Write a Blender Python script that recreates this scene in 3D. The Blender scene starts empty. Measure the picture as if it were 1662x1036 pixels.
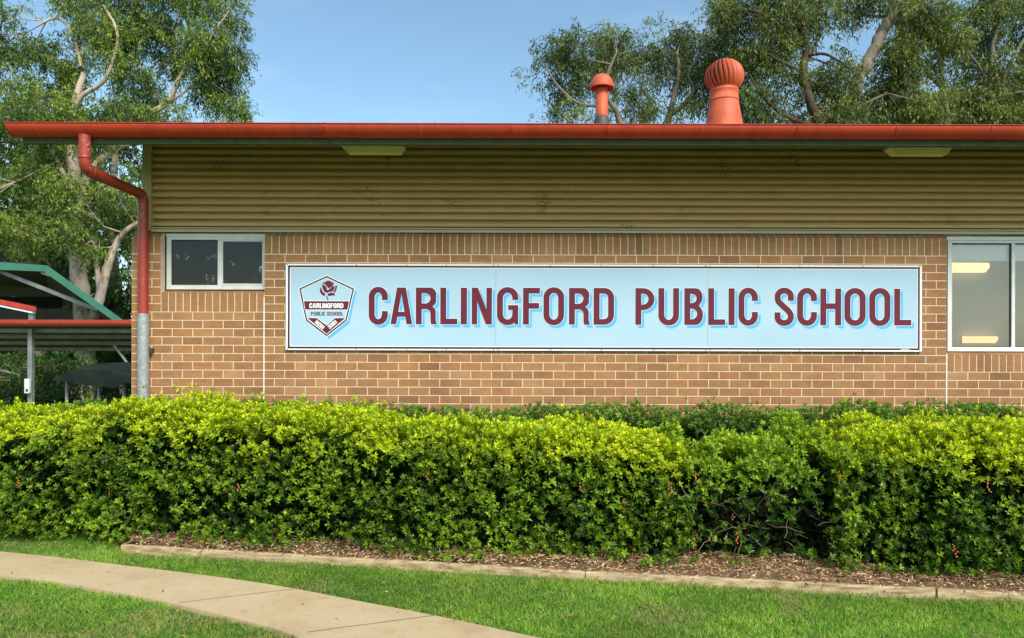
import bpy, math, random
import numpy as np
from mathutils import Vector, Matrix
from mathutils.geometry import tessellate_polygon
random.seed(7); rng = np.random.default_rng(7)
R = math.radians
scene = bpy.context.scene
COL = scene.collection
F, CX, HY, CAMZ = 1186.0, 831.0, 560.0, 1.65

def P(px, py, Y):
    return (px-CX)/F*Y, Y, CAMZ+(HY-py)/F*Y
def G(px, py):
    Y = CAMZ*F/(py-HY)
    return (px-CX)/F*Y, Y

# ------------------------------------------------------------ materials
def nt(name):
    m = bpy.data.materials.new(name); m.use_nodes = True
    t = m.node_tree; t.nodes.clear()
    out = t.nodes.new('ShaderNodeOutputMaterial')
    return m, t, out
def N(t, kind, **kw):
    n = t.nodes.new(kind)
    for k, v in kw.items():
        if k in n.inputs: n.inputs[k].default_value = v
        else: setattr(n, k, v)
    return n
def ramp(t, fac, stops):
    r = t.nodes.new('ShaderNodeValToRGB')
    e = r.color_ramp.elements
    while len(e) > 1: e.remove(e[0])
    e[0].position = stops[0][0]; e[0].color = (*stops[0][1], 1)
    for p, c in stops[1:]:
        x = e.new(p); x.color = (*c, 1)
    t.links.new(fac, r.inputs[0])
    return r.outputs[0]
def coords(t, scale=(1, 1, 1)):
    g = t.nodes.new('ShaderNodeNewGeometry')
    mp = t.nodes.new('ShaderNodeMapping'); mp.inputs['Scale'].default_value = scale
    t.links.new(g.outputs['Position'], mp.inputs['Vector'])
    return mp.outputs[0]
def noise(t, vec, scale, detail=4, rough=.55):
    n = t.nodes.new('ShaderNodeTexNoise')
    n.inputs['Scale'].default_value = scale; n.inputs['Detail'].default_value = detail
    n.inputs['Roughness'].default_value = rough
    t.links.new(vec, n.inputs['Vector'])
    return n.outputs['Fac']
def surf(name, stops, scale=6, rough=.6, stretch=(1, 1, 1), bump=0, bscale=60, metal=0, coat=0, detail=5, spec=.5):
    """principled surface whose colour wanders through `stops` with noise"""
    m, t, out = nt(name)
    v = coords(t, stretch)
    b = t.nodes.new('ShaderNodeBsdfPrincipled')
    f = noise(t, v, scale, detail)
    t.links.new(ramp(t, f, stops), b.inputs['Base Color'])
    b.inputs['Roughness'].default_value = rough
    b.inputs['Metallic'].default_value = metal
    b.inputs['Coat Weight'].default_value = coat
    b.inputs['Specular IOR Level'].default_value = spec
    if bump:
        bn = t.nodes.new('ShaderNodeBump'); bn.inputs['Strength'].default_value = bump
        bn.inputs['Distance'].default_value = .01
        t.links.new(noise(t, v, bscale, 4), bn.inputs['Height'])
        t.links.new(bn.outputs[0], b.inputs['Normal'])
    t.links.new(b.outputs[0], out.inputs[0])
    return m
def var(c, k=.12):
    return [(.3, tuple(x*(1-k) for x in c)), (.7, tuple(min(1, x*(1+k)) for x in c))]

def brick_mat():
    m, t, out = nt('brick')
    g = t.nodes.new('ShaderNodeNewGeometry')
    b = t.nodes.new('ShaderNodeBsdfPrincipled')
    c = ramp(t, g.outputs['Random Per Island'], [(0, (.25, .118, .050)), (.08, (.30, .146, .060)), (.3, (.325, .165, .066)), (.6, (.365, .190, .076)), (.85, (.355, .162, .066)), (1, (.41, .228, .105))])
    v = coords(t, (1, 1, 3))
    n1 = ramp(t, noise(t, v, 9, 5), [(.3, (.86, .84, .8)), (.7, (1.1, 1.08, 1.06))])
    n2 = ramp(t, noise(t, v, 90, 3), [(.3, (.88, .88, .88)), (.6, (1.04, 1.04, 1.04))])
    n3 = ramp(t, noise(t, coords(t, (2.2, 2.2, .35)), 1.1, 5, .6), [(.33, (.84, .83, .82)), (.62, (1.06, 1.05, 1.04))])
    cur = c
    for n in (n1, n2, n3):
        x = t.nodes.new('ShaderNodeMix'); x.data_type = 'RGBA'; x.blend_type = 'MULTIPLY'; x.inputs[0].default_value = 1
        t.links.new(cur, x.inputs[6]); t.links.new(n, x.inputs[7]); cur = x.outputs[2]
    t.links.new(cur, b.inputs['Base Color'])
    b.inputs['Roughness'].default_value = .85
    bn = t.nodes.new('ShaderNodeBump'); bn.inputs['Strength'].default_value = .35; bn.inputs['Distance'].default_value = .004
    t.links.new(noise(t, v, 120, 3), bn.inputs['Height']); t.links.new(bn.outputs[0], b.inputs['Normal'])
    t.links.new(b.outputs[0], out.inputs[0])
    return m
def brick_tex_mat():
    m, t, out = nt('brick_side')
    g = t.nodes.new('ShaderNodeNewGeometry')
    s = t.nodes.new('ShaderNodeSeparateXYZ'); t.links.new(g.outputs['Position'], s.inputs[0])
    a = t.nodes.new('ShaderNodeMath'); a.operation = 'ADD'
    t.links.new(s.outputs[0], a.inputs[0]); t.links.new(s.outputs[1], a.inputs[1])
    cb = t.nodes.new('ShaderNodeCombineXYZ'); t.links.new(a.outputs[0], cb.inputs[0]); t.links.new(s.outputs[2], cb.inputs[1])
    bt = t.nodes.new('ShaderNodeTexBrick'); t.links.new(cb.outputs[0], bt.inputs[0])
    bt.inputs['Color1'].default_value = (.37, .19, .085, 1); bt.inputs['Color2'].default_value = (.30, .15, .068, 1)
    bt.inputs['Mortar'].default_value = (.6, .48, .36, 1); bt.inputs['Scale'].default_value = 1
    bt.inputs['Brick Width'].default_value = .24; bt.inputs['Row Height'].default_value = .0964; bt.inputs['Mortar Size'].default_value = .005
    b = t.nodes.new('ShaderNodeBsdfPrincipled'); b.inputs['Roughness'].default_value = .85
    t.links.new(bt.outputs['Color'], b.inputs['Base Color']); t.links.new(b.outputs[0], out.inputs[0])
    return m
def leaf_mat(name, trans=.35, rough=.45, spec=.5):
    m, t, out = nt(name)
    a = t.nodes.new('ShaderNodeAttribute'); a.attribute_name = 'Col'
    b = t.nodes.new('ShaderNodeBsdfPrincipled')
    b.inputs['Roughness'].default_value = rough; b.inputs['Specular IOR Level'].default_value = spec
    t.links.new(a.outputs['Color'], b.inputs['Base Color'])
    tr = t.nodes.new('ShaderNodeBsdfTranslucent')
    h = t.nodes.new('ShaderNodeHueSaturation'); h.inputs['Saturation'].default_value = 1.1; h.inputs['Value'].default_value = 1.5
    t.links.new(a.outputs['Color'], h.inputs['Color']); t.links.new(h.outputs[0], tr.inputs[0])
    mx = t.nodes.new('ShaderNodeMixShader'); mx.inputs[0].default_value = trans
    t.links.new(b.outputs[0], mx.inputs[1]); t.links.new(tr.outputs[0], mx.inputs[2])
    t.links.new(mx.outputs[0], out.inputs[0])
    return m
def attr_mat(name, rough=.8):
    m, t, out = nt(name)
    a = t.nodes.new('ShaderNodeAttribute'); a.attribute_name = 'Col'
    b = t.nodes.new('ShaderNodeBsdfPrincipled'); b.inputs['Roughness'].default_value = rough
    t.links.new(a.outputs['Color'], b.inputs['Base Color']); t.links.new(b.outputs[0], out.inputs[0])
    return m
def glass_mat(name, spots=False, tint=(.9, .92, .9), refl=.09):
    m, t, out = nt(name)
    tr = t.nodes.new('ShaderNodeBsdfTransparent'); tr.inputs[0].default_value = (*tint, 1)
    gl = t.nodes.new('ShaderNodeBsdfGlossy'); gl.inputs['Roughness'].default_value = .03
    fr = t.nodes.new('ShaderNodeFresnel'); fr.inputs[0].default_value = 1.5
    ad = t.nodes.new('ShaderNodeMath'); ad.operation = 'ADD'; ad.inputs[1].default_value = refl-.04
    t.links.new(fr.outputs[0], ad.inputs[0])
    mx = t.nodes.new('ShaderNodeMixShader')
    t.links.new(ad.outputs[0], mx.inputs[0]); t.links.new(tr.outputs[0], mx.inputs[1]); t.links.new(gl.outputs[0], mx.inputs[2])
    last = mx.outputs[0]
    if spots:   # sky reflected between trees, painted as pale flecks, over thin dust
        v = coords(t)
        d = t.nodes.new('ShaderNodeBsdfDiffuse'); d.inputs[0].default_value = (.75, .76, .74, 1)
        n1 = noise(t, v, 7, 2); n2 = noise(t, v, 70, 4, .7)
        mu = t.nodes.new('ShaderNodeMath'); mu.operation = 'MULTIPLY'; t.links.new(n1, mu.inputs[0]); t.links.new(n2, mu.inputs[1])
        r = ramp(t, mu.outputs[0], [(.0, (.012,)*3), (.385, (.018,)*3), (.42, (.7,)*3)])
        m2 = t.nodes.new('ShaderNodeMixShader'); t.links.new(r, m2.inputs[0])
        t.links.new(last, m2.inputs[1]); t.links.new(d.outputs[0], m2.inputs[2]); last = m2.outputs[0]
    t.links.new(last, out.inputs[0])
    return m
def emit_mat(name, c, s):
    m, t, out = nt(name)
    e = t.nodes.new('ShaderNodeEmission'); e.inputs[0].default_value = (*c, 1); e.inputs[1].default_value = s
    t.links.new(e.outputs[0], out.inputs[0]); return m
def pipe_mat():
    m = surf('pipe_red', [(.3, (.29, .030, .018)), (.7, (.36, .040, .022))], 5, .42, spec=.6)
    t = m.node_tree; b = [n for n in t.nodes if n.type == 'BSDF_PRINCIPLED'][0]
    v = coords(t)
    n1 = noise(t, v, 3.2, 2); n2 = noise(t, v, 60, 4, .7)
    mu = t.nodes.new('ShaderNodeMath'); mu.operation = 'MULTIPLY'; t.links.new(n1, mu.inputs[0]); t.links.new(n2, mu.inputs[1])
    r = ramp(t, mu.outputs[0], [(.36, (0,)*3), (.40, (.8,)*3)])
    src = b.inputs['Base Color'].links[0].from_socket
    x = t.nodes.new('ShaderNodeMix'); x.data_type = 'RGBA'; t.links.new(r, x.inputs[0]); t.links.new(src, x.inputs[6]); x.inputs[7].default_value = (.6, .57, .5, 1)
    t.links.new(x.outputs[2], b.inputs['Base Color'])
    return m
def cladding_mat():
    m = surf('cladding_paint', [(.3, (.50, .32, .13)), (.7, (.57, .37, .165))], 2.2, .5, (1, 1, 2.5), spec=.35)
    t = m.node_tree; b = [n for n in t.nodes if n.type == 'BSDF_PRINCIPLED'][0]
    v = coords(t)
    n1 = noise(t, v, 2.2, 2); n2 = noise(t, v, 55, 3, .6)
    mu = t.nodes.new('ShaderNodeMath'); mu.operation = 'MULTIPLY'; t.links.new(n1, mu.inputs[0]); t.links.new(n2, mu.inputs[1])
    r = ramp(t, mu.outputs[0], [(.385, (0,)*3), (.41, (.85,)*3)])
    src = b.inputs['Base Color'].links[0].from_socket
    x = t.nodes.new('ShaderNodeMix'); x.data_type = 'RGBA'; t.links.new(r, x.inputs[0]); t.links.new(src, x.inputs[6]); x.inputs[7].default_value = (.045, .03, .012, 1)
    t.links.new(x.outputs[2], b.inputs['Base Color'])
    return m
def ground_mat():
    return surf('soil_turf', [(.3, (.06, .10, .018)), (.5, (.09, .16, .028)), (.7, (.14, .15, .05))], 7, .95, bump=.6, bscale=50)
def concrete_mat():
    m, t, out = nt('concrete')
    v = coords(t)
    b = t.nodes.new('ShaderNodeBsdfPrincipled'); b.inputs['Roughness'].default_value = .88
    c1 = ramp(t, noise(t, v, 1.3, 6, .65), [(.3, (.38, .27, .145)), (.5, (.50, .375, .215)), (.72, (.55, .425, .26))])
    c2 = ramp(t, noise(t, v, 130, 3, .7), [(.3, (.85,)*3), (.6, (1.04,)*3)])
    c3 = ramp(t, noise(t, v, 14, 6, .85), [(.30, (.60, .57, .50)), (.40, (.93, .93, .92)), (.5, (1,)*3)])
    cur = c1
    for n in (c2, c3):
        x = t.nodes.new('ShaderNodeMix'); x.data_type = 'RGBA'; x.blend_type = 'MULTIPLY'; x.inputs[0].default_value = 1
        t.links.new(cur, x.inputs[6]); t.links.new(n, x.inputs[7]); cur = x.outputs[2]
    t.links.new(cur, b.inputs['Base Color'])
    bn = t.nodes.new('ShaderNodeBump'); bn.inputs['Strength'].default_value = .3; bn.inputs['Distance'].default_value = .004
    t.links.new(noise(t, v, 150, 4), bn.inputs['Height']); t.links.new(bn.outputs[0], b.inputs['Normal'])
    t.links.new(b.outputs[0], out.inputs[0])
    return m

M = dict(
    brick=brick_mat(), brick_side=brick_tex_mat(),
    mortar=surf('mortar', [(.3, (.60, .475, .335)), (.7, (.76, .625, .47))], 30, .9, bump=.3),
    sealant=surf('sealant', var((.78, .77, .74), .04), 8, .6),
    cladding=cladding_mat(),
    flashing=surf('flashing', [(.3, (.40, .31, .13)), (.7, (.45, .35, .16))], 3, .5),
    flashing_pale=surf('flashing_pale', [(.3, (.46, .36, .20)), (.7, (.54, .43, .25))], 5, .5),
    red=surf('gutter_red', [(.25, (.32, .034, .016)), (.5, (.44, .042, .018)), (.75, (.50, .050, .023))], 3.0, .40, (2.5, 1, .5), spec=.5),
    orange=surf('vent_orange', [(.3, (.46, .080, .030)), (.5, (.54, .098, .036)), (.7, (.60, .125, .05))], 9, .6),
    pipe=pipe_mat(),
    galv=surf('galvanised', [(.3, (.26, .28, .30)), (.5, (.36, .38, .40)), (.7, (.46, .48, .49))], 26, .45, metal=.35),
    green=surf('fascia_green', [(.3, (.040, .052, .022)), (.7, (.066, .082, .038))], 18, .75, detail=8, spec=.15),
    roofing=surf('roofing', var((.25, .09, .06)), 3, .5),
    boot=surf('lead_boot', var((.05, .055, .055)), 9, .6),
    frame=surf('window_frame', [(.3, (.62, .62, .60)), (.7, (.74, .74, .72))], 9, .4),
    seal=surf('window_seal', var((.03, .03, .03)), 9, .6),
    glass=glass_mat('glass', False, (.93, .93, .93), .06), glass_dark=glass_mat('glass_dark', True, (.35, .37, .35), .035),
    blind=surf('blind', var((.72, .73, .70), .03), 2, .8),
    room=surf('room_wall', var((.70, .71, .74), .04), 1.2, .9),
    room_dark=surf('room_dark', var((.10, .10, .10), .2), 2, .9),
    lamp=emit_mat('fluorescent', (1, .74, .36), .85),
    lamp_case=surf('lamp_case', var((.6, .58, .5), .05), 3, .5),
    diffuser=surf('diffuser', [(.3, (.90, .74, .28)), (.7, (.95, .82, .36))], 4, .5),
    sign_blue=surf('sign_blue', [(.3, (.36, .525, .655)), (.7, (.405, .57, .70))], .9, .30, (1, 1, 2), spec=.4),
    sign_white=surf('sign_white', var((.82, .85, .87), .03), 3, .35),
    sign_maroon=surf('sign_maroon', var((.13, .012, .030), .07), 4, .35, spec=.3),
    sign_border=surf('sign_border', var((.075, .012, .025), .07), 4, .35, spec=.3),
    sign_dark=surf('sign_dark', var((.05, .012, .025), .07), 4, .3),
    sign_sky=surf('sign_sky', var((.09, .42, .74), .03), 3, .35),
    sign_edge=surf('sign_edge', var((.62, .66, .68), .05), 9, .4),
    screw=surf('screw', var((.08, .08, .08)), 9, .4, metal=.6),
    timber=surf('timber', [(.30, (.24, .15, .08)), (.45, (.42, .30, .17)), (.55, (.52, .39, .23)), (.72, (.62, .50, .32))], 4, .85, (1.2, 9, 9), bump=.6, bscale=40),
    concrete=concrete_mat(), ground=ground_mat(),
    joint=surf('joint_dirt', var((.09, .07, .045)), 12, .9),
    soil=surf('mulch_soil', [(.3, (.14, .08, .035)), (.7, (.34, .21, .11))], 30, .95, bump=.8),
    chips=attr_mat('wood_chips'), grass=leaf_mat('grass_blades', .42, .5, .35),
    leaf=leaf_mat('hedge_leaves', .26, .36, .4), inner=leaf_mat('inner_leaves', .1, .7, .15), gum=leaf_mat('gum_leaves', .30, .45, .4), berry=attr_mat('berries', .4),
    bark=surf('bark_pale', [(.30, (.13, .085, .055)), (.40, (.30, .20, .13)), (.47, (.46, .36, .28)), (.60, (.54, .46, .38)), (.68, (.34, .20, .11))], 3.4, .8, (1, 1, .35), bump=.4, bscale=14, detail=6),
    bark_grey=surf('bark_grey', [(.3, (.10, .085, .07)), (.5, (.20, .17, .14)), (.7, (.28, .23, .18))], 3.0, .85, (1, 1, .4), bump=.5, bscale=16),
    bark_dark=surf('bark_dark', [(.3, (.035, .022, .016)), (.7, (.10, .055, .036))], 3.0, .85, (1, 1, .4), bump=.5, bscale=16),
    stem=surf('shrub_stem', [(.3, (.13, .075, .035)), (.7, (.26, .17, .09))], 9, .8, (1, 1, .5), bump=.4),
    twig=surf('dry_twig', [(.3, (.22, .17, .12)), (.7, (.36, .29, .22))], 9, .8),
    steel=surf('steel_grey', [(.3, (.19, .20, .20)), (.7, (.30, .31, .31))], 5, .45, metal=.3),
    under=surf('sheet_underside', [(.3, (.05, .048, .04)), (.7, (.085, .08, .07))], 2.5, .6),
    under_pale=surf('sheet_pale', [(.3, (.10, .098, .08)), (.7, (.16, .155, .13))], 3, .6),
    barge_green=surf('barge_green', [(.3, (.035, .15, .095)), (.7, (.05, .19, .125))], 3, .45),
    canvas=surf('canvas', [(.3, (.010, .018, .014)), (.7, (.020, .032, .026))], 3, .95, spec=.1),
    white=surf('white_paint', var((.68, .70, .72), .05), 5, .5),
)

# ------------------------------------------------------------ objects
def tag(o, label=None, cat=None, group=None, kind=None):
    if label: o['label'] = label
    if cat: o['category'] = cat
    if group: o['group'] = group
    if kind: o['kind'] = kind
    return o
def world_loc(o):
    v = Vector((0, 0, 0))
    while o is not None:
        v += Vector(o.location); o = o.parent
    return v
def empty(name, loc, label=None, cat=None, group=None):
    o = bpy.data.objects.new(name, None); COL.objects.link(o); o.location = loc
    o.empty_display_size = .3
    return tag(o, label, cat, group)
def link(name, me, parent=None, loc=None):
    o = bpy.data.objects.new(name, me); COL.objects.link(o)
    if parent is not None: o.parent = parent
    if loc is not None: o.location = loc
    return o

class MB:
    """collects shapes given in world coordinates and links them as one mesh"""
    def __init__(s): s.v = []; s.f = []; s.m = []; s.s = []; s.mats = []
    def mi(s, mat):
        if mat not in s.mats: s.mats.append(mat)
        return s.mats.index(mat)
    def add(s, vs, fs, mat, smooth=False):
        b = len(s.v); k = s.mi(mat)
        s.v.extend([tuple(v) for v in vs])
        for f in fs: s.f.append([b+i for i in f]); s.m.append(k); s.s.append(smooth)
    def box(s, x0, x1, y0, y1, z0, z1, mat, bev=0):
        if bev:
            b = bev
            vs = []
            for (a, c, d) in ((0, 0, 1), (0, 1, 0), (1, 0, 0)):
                pass
            xs = (x0, x1); ys = (y0, y1); zs = (z0, z1)
            idx = {}
            for i in (0, 1):
                for j in (0, 1):
                    for k in (0, 1):
                        sx = 1 if i == 0 else -1; sy = 1 if j == 0 else -1; sz = 1 if k == 0 else -1
                        idx[i, j, k] = len(vs)
                        vs += [(xs[i], ys[j]+sy*b, zs[k]+sz*b), (xs[i]+sx*b, ys[j], zs[k]+sz*b), (xs[i]+sx*b, ys[j]+sy*b, zs[k])]
            fs = []
            def q(a, n): return [idx[c]+n for c in a]
            fs.append(q([(0,0,0),(0,0,1),(0,1,1),(0,1,0)], 0)); fs.append(q([(1,0,0),(1,1,0),(1,1,1),(1,0,1)], 0))
            fs.append(q([(0,0,0),(1,0,0),(1,0,1),(0,0,1)], 1)); fs.append(q([(0,1,0),(0,1,1),(1,1,1),(1,1,0)], 1))
            fs.append(q([(0,0,0),(0,1,0),(1,1,0),(1,0,0)], 2)); fs.append(q([(0,0,1),(1,0,1),(1,1,1),(0,1,1)], 2))
            for c in idx: fs.append([idx[c], idx[c]+1, idx[c]+2])
            for a in (0, 1):
                for c in (0, 1):
                    fs.append([idx[0,a,c]+1, idx[1,a,c]+1, idx[1,a,c]+2, idx[0,a,c]+2])
                    fs.append([idx[a,0,c]+0, idx[a,1,c]+0, idx[a,1,c]+2, idx[a,0,c]+2])
                    fs.append([idx[a,c,0]+0, idx[a,c,1]+0, idx[a,c,1]+1, idx[a,c,0]+1])
            s.add(vs, fs, mat); return
        vs = [(x0,y0,z0),(x1,y0,z0),(x1,y1,z0),(x0,y1,z0),(x0,y0,z1),(x1,y0,z1),(x1,y1,z1),(x0,y1,z1)]
        s.add(vs, [(0,3,2,1),(4,5,6,7),(0,1,5,4),(1,2,6,5),(2,3,7,6),(3,0,4,7)], mat)
    def tube(s, pts, rad, mat, n=10, caps=True):
        pts = [Vector(p) for p in pts]
        if not hasattr(rad, '__len__'): rad = [rad]*len(pts)
        rings = []; up = None
        for i, p in enumerate(pts):
            a = pts[max(i-1, 0)]; b = pts[min(i+1, len(pts)-1)]
            d = (b-a)
            if d.length < 1e-9: d = Vector((0, 0, 1))
            d.normalize()
            if up is None:
                up = Vector((1, 0, 0)) if abs(d.x) < .8 else Vector((0, 1, 0))
            up = (up-d*up.dot(d)).normalized(); w = d.cross(up)
            rings.append([p+(up*math.cos(2*math.pi*k/n)+w*math.sin(2*math.pi*k/n))*rad[i] for k in range(n)])
        vs = [v for r in rings for v in r]; fs = []
        for i in range(len(pts)-1):
            for k in range(n):
                a = i*n+k; b = i*n+(k+1) % n
                fs.append((a, b, b+n, a+n))
        s.add(vs, fs, mat, True)
        if caps: s.add(rings[0], [tuple(range(n))[::-1]], mat); s.add(rings[-1], [tuple(range(n))], mat)
    def lathe(s, cx, cy, prof, mat, n=28):
        vs = []; fs = []
        for r, z in prof:
            for k in range(n):
                a = 2*math.pi*k/n; vs.append((cx+r*math.cos(a), cy+r*math.sin(a), z))
        for i in range(len(prof)-1):
            for k in range(n):
                a = i*n+k; b = i*n+(k+1) % n
                fs.append((a, b, b+n, a+n))
        s.add(vs, fs, mat, True)
    def extrude_x(s, prof, x0, x1, mat, closed=True, smooth=False, skew=0, caps=True):
        """prof: (y,z) list"""
        n = len(prof)
        vs = [(x0, y, z) for y, z in prof]+[(x1, y, z) for y, z in prof]
        fs = []
        for i in range(n if closed else n-1):
            j = (i+1) % n; fs.append((i, j, j+n, i+n))
        s.add(vs, fs, mat, smooth)
        if closed and caps:
            tr = tessellate_polygon([[Vector((y, z, 0)) for y, z in prof]])
            s.add(vs[:n], tr, mat); s.add(vs[n:], tr, mat)
    def prism(s, poly, y0, y1, mat):
        """poly: (x,z) list extruded in y"""
        n = len(poly)
        vs = [(x, y0, z) for x, z in poly]+[(x, y1, z) for x, z in poly]
        fs = [(i, (i+1) % n, (i+1) % n+n, i+n) for i in range(n)]
        tr = tessellate_polygon([[Vector((x, z, 0)) for x, z in poly]])
        fs += [tuple(t) for t in tr]+[tuple(i+n for i in t) for t in tr]
        s.add(vs, fs, mat)
    def build(s, name, parent=None, loc=None):
        me = bpy.data.meshes.new(name)
        o0 = world_loc(parent) if parent is not None else Vector((0, 0, 0))
        if loc is not None: o0 = Vector(loc)
        me.from_pydata([(v[0]-o0.x, v[1]-o0.y, v[2]-o0.z) for v in s.v], [], s.f)
        for m in s.mats: me.materials.append(m)
        me.polygons.foreach_set('material_index', s.m)
        me.polygons.foreach_set('use_smooth', s.s)
        me.update()
        o = link(name, me, parent)
        if parent is None: o.location = o0
        return o

def np_obj(name, V, Fc, mat, cols=None, parent=None, origin=None, smooth=False):
    """V (n,3); Fc (m,k) faces of k corners; cols (n,3) per vertex"""
    o0 = np.array(world_loc(parent)) if parent is not None else np.array(origin if origin is not None else (0, 0, 0), float)
    me = bpy.data.meshes.new(name)
    V = (V-o0).astype(np.float32); n, k = Fc.shape
    me.vertices.add(len(V)); me.vertices.foreach_set('co', V.ravel())
    me.loops.add(n*k); me.loops.foreach_set('vertex_index', Fc.astype(np.int32).ravel())
    me.polygons.add(n); me.polygons.foreach_set('loop_start', np.arange(0, n*k, k, dtype=np.int32))
    me.polygons.foreach_set('loop_total', np.full(n, k, np.int32))
    if smooth: me.polygons.foreach_set('use_smooth', np.ones(n, bool))
    if cols is not None:
        a = me.color_attributes.new('Col', 'FLOAT_COLOR', 'POINT')
        c = np.ones((len(V), 4), np.float32); c[:, :3] = cols
        a.data.foreach_set('color', c.ravel())
    me.materials.append(mat); me.update(calc_edges=True)
    o = link(name, me, parent)
    if parent is None: o.location = o0
    return o

def vnoise(p, seed=0):
    """value noise, p (n,3) -> (n,) in 0..1"""
    i = np.floor(p).astype(np.int64); f = p-i; f = f*f*(3-2*f); r = 0
    def h(a, b, c):
        x = (a*73856093) ^ (b*19349663) ^ (c*83492791) ^ (seed*2654435)
        x = (x ^ (x >> 13))*1274126177 & 0x7fffffff
        x = (x ^ (x >> 16)) & 0xffff
        return x/65535.0
    for a in (0, 1):
        for b in (0, 1):
            for c in (0, 1):
                w = (f[:, 0] if a else 1-f[:, 0])*(f[:, 1] if b else 1-f[:, 1])*(f[:, 2] if c else 1-f[:, 2])
                r = r+w*h(i[:, 0]+a, i[:, 1]+b, i[:, 2]+c)
    return r
def unit(v): return v/np.maximum(np.linalg.norm(v, axis=1, keepdims=True), 1e-9)
def leaves(Pn, D, Nn, L, W, fold=.0, mid=.45):
    """4-vertex leaves, two faces folded on the midrib"""
    D = unit(D); S = unit(np.cross(D, Nn)); Nn = np.cross(S, D)
    L = L[:, None]; W = W[:, None]
    a = Pn; b = Pn+D*L*mid+S*W*.5+Nn*W*fold; c = Pn+D*L-Nn*L*.08; d = Pn+D*L*mid-S*W*.5+Nn*W*fold
    V = np.stack([a, b, c, d], 1).reshape(-1, 3)
    n = len(Pn); base = np.arange(n)[:, None]*4
    Fc = np.concatenate([base+np.array([[0, 1, 2]]), base+np.array([[0, 2, 3]])], 1).reshape(-1, 3)
    return V, Fc

# ------------------------------------------------------------ setting: ground, path
def terrain(X, Y):
    t = np.clip((Y-9.0)/4.5, 0, 1); t = t*t*(3-2*t)
    return -1.1*t
xs = np.concatenate([np.linspace(-400, -20, 14), np.linspace(-18, 18, 73), np.linspace(20, 400, 14)])
ys = np.concatenate([np.linspace(-300, -10, 12), np.linspace(-8, 24, 81), np.linspace(26, 600, 24)])
gx, gy = np.meshgrid(xs, ys)
gz = terrain(gx, gy)+(vnoise(np.stack([gx.ravel()*1.3, gy.ravel()*1.3, gx.ravel()*0], 1), 3).reshape(gx.shape)-.5)*.02-.012
V = np.stack([gx.ravel(), gy.ravel(), gz.ravel()], 1)
nx, ny = len(xs), len(ys)
ii = (np.arange(ny-1)[:, None]*nx+np.arange(nx-1)[None]).ravel()
tag(np_obj('ground', V, np.stack([ii, ii+1, ii+nx+1, ii+nx], 1), M['ground'], smooth=True), kind='structure')

def smooth_line(pts, n=8):
    pts = np.array(pts, float); out = []
    for i in range(len(pts)-1):
        p0 = pts[max(i-1, 0)]; p1 = pts[i]; p2 = pts[i+1]; p3 = pts[min(i+2, len(pts)-1)]
        for k in range(n):
            t = k/n
            out.append(.5*((2*p1)+(-p0+p2)*t+(2*p0-5*p1+4*p2-p3)*t*t+(-p0+3*p1-3*p2+p3)*t**3))
    out.append(pts[-1]); return np.array(out)
up_e = smooth_line([(-9, 6.6), (-6.2, 6.2), G(0, 902), G(200, 924), G(420, 952), G(600, 985), G(730, 1010), G(860, 1038), (.9, 3.68), (1.9, 3.0), (3.0, 2.0)])
lo_e = smooth_line([(-8.6, 5.9), (-5.9, 5.55), G(0, 942), G(150, 962), G(250, 980), G(350, 1003), G(410, 1018), G(475, 1038), (-.35, 3.4), (.7, 2.6), (1.9, 1.5)])
mb = MB(); n = len(up_e); mid = 6
vs = []
for i in range(n):
    for k in range(mid+1):
        p = up_e[i]+(lo_e[i]-up_e[i])*k/mid
        vs.append((p[0], p[1], .022))
fs = [(i*(mid+1)+k, i*(mid+1)+k+1, (i+1)*(mid+1)+k+1, (i+1)*(mid+1)+k) for i in range(n-1) for k in range(mid)]
mb.add(vs, fs, M['concrete'])
for e in (up_e, lo_e):
    vs = [(p[0], p[1], z) for p in e for z in (.022, -.08)]
    mb.add(vs, [(2*i, 2*i+1, 2*i+3, 2*i+2) for i in range(n-1)], M['concrete'])
def groove(a, b, w=.0022):
    a = Vector((*a, .026)); b = Vector((*b, .026)); d = (b-a).normalized(); s_ = Vector((-d.y, d.x, 0))*w
    m_ = [a.lerp(b, t)+Vector((random.uniform(-.003, .003), random.uniform(-.003, .003), 0)) for t in [i/10 for i in range(11)]]
    vs = [v for p in m_ for v in (p+s_, p-s_)]
    mb.add(vs, [(2*i, 2*i+1, 2*i+3, 2*i+2) for i in range(10)], M['joint'])
groove(G(292, 986), G(478, 963)); groove(G(500, 1034), G(705, 1006))
groove((-4.5, 5.36), (-4.35, 5.72))
tag(mb.build('path'), kind='structure')

def in_path(X, Y):
    yu = np.interp(X, up_e[:, 0], up_e[:, 1]); yl = np.interp(X, lo_e[:, 0], lo_e[:, 1])
    return (Y < yu) & (Y > yl)
edge_pts = np.array([(-3.12, 5.86), (-2.97, 5.77), (.517, 5.15), (3.30, 4.715), (6.5, 4.22)])
def edge_y(X): return np.interp(X, edge_pts[:, 0], edge_pts[:, 1])
hb = np.array([(-9.5, 6.9), (-4.42, 6.28), (-2.15, 5.95), (-.63, 5.70), (.79, 5.56), (2.12, 5.36), (3.47, 5.08), (7.5, 4.5)])
def hedge_y(X): return np.interp(X, hb[:, 0], hb[:, 1])

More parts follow.
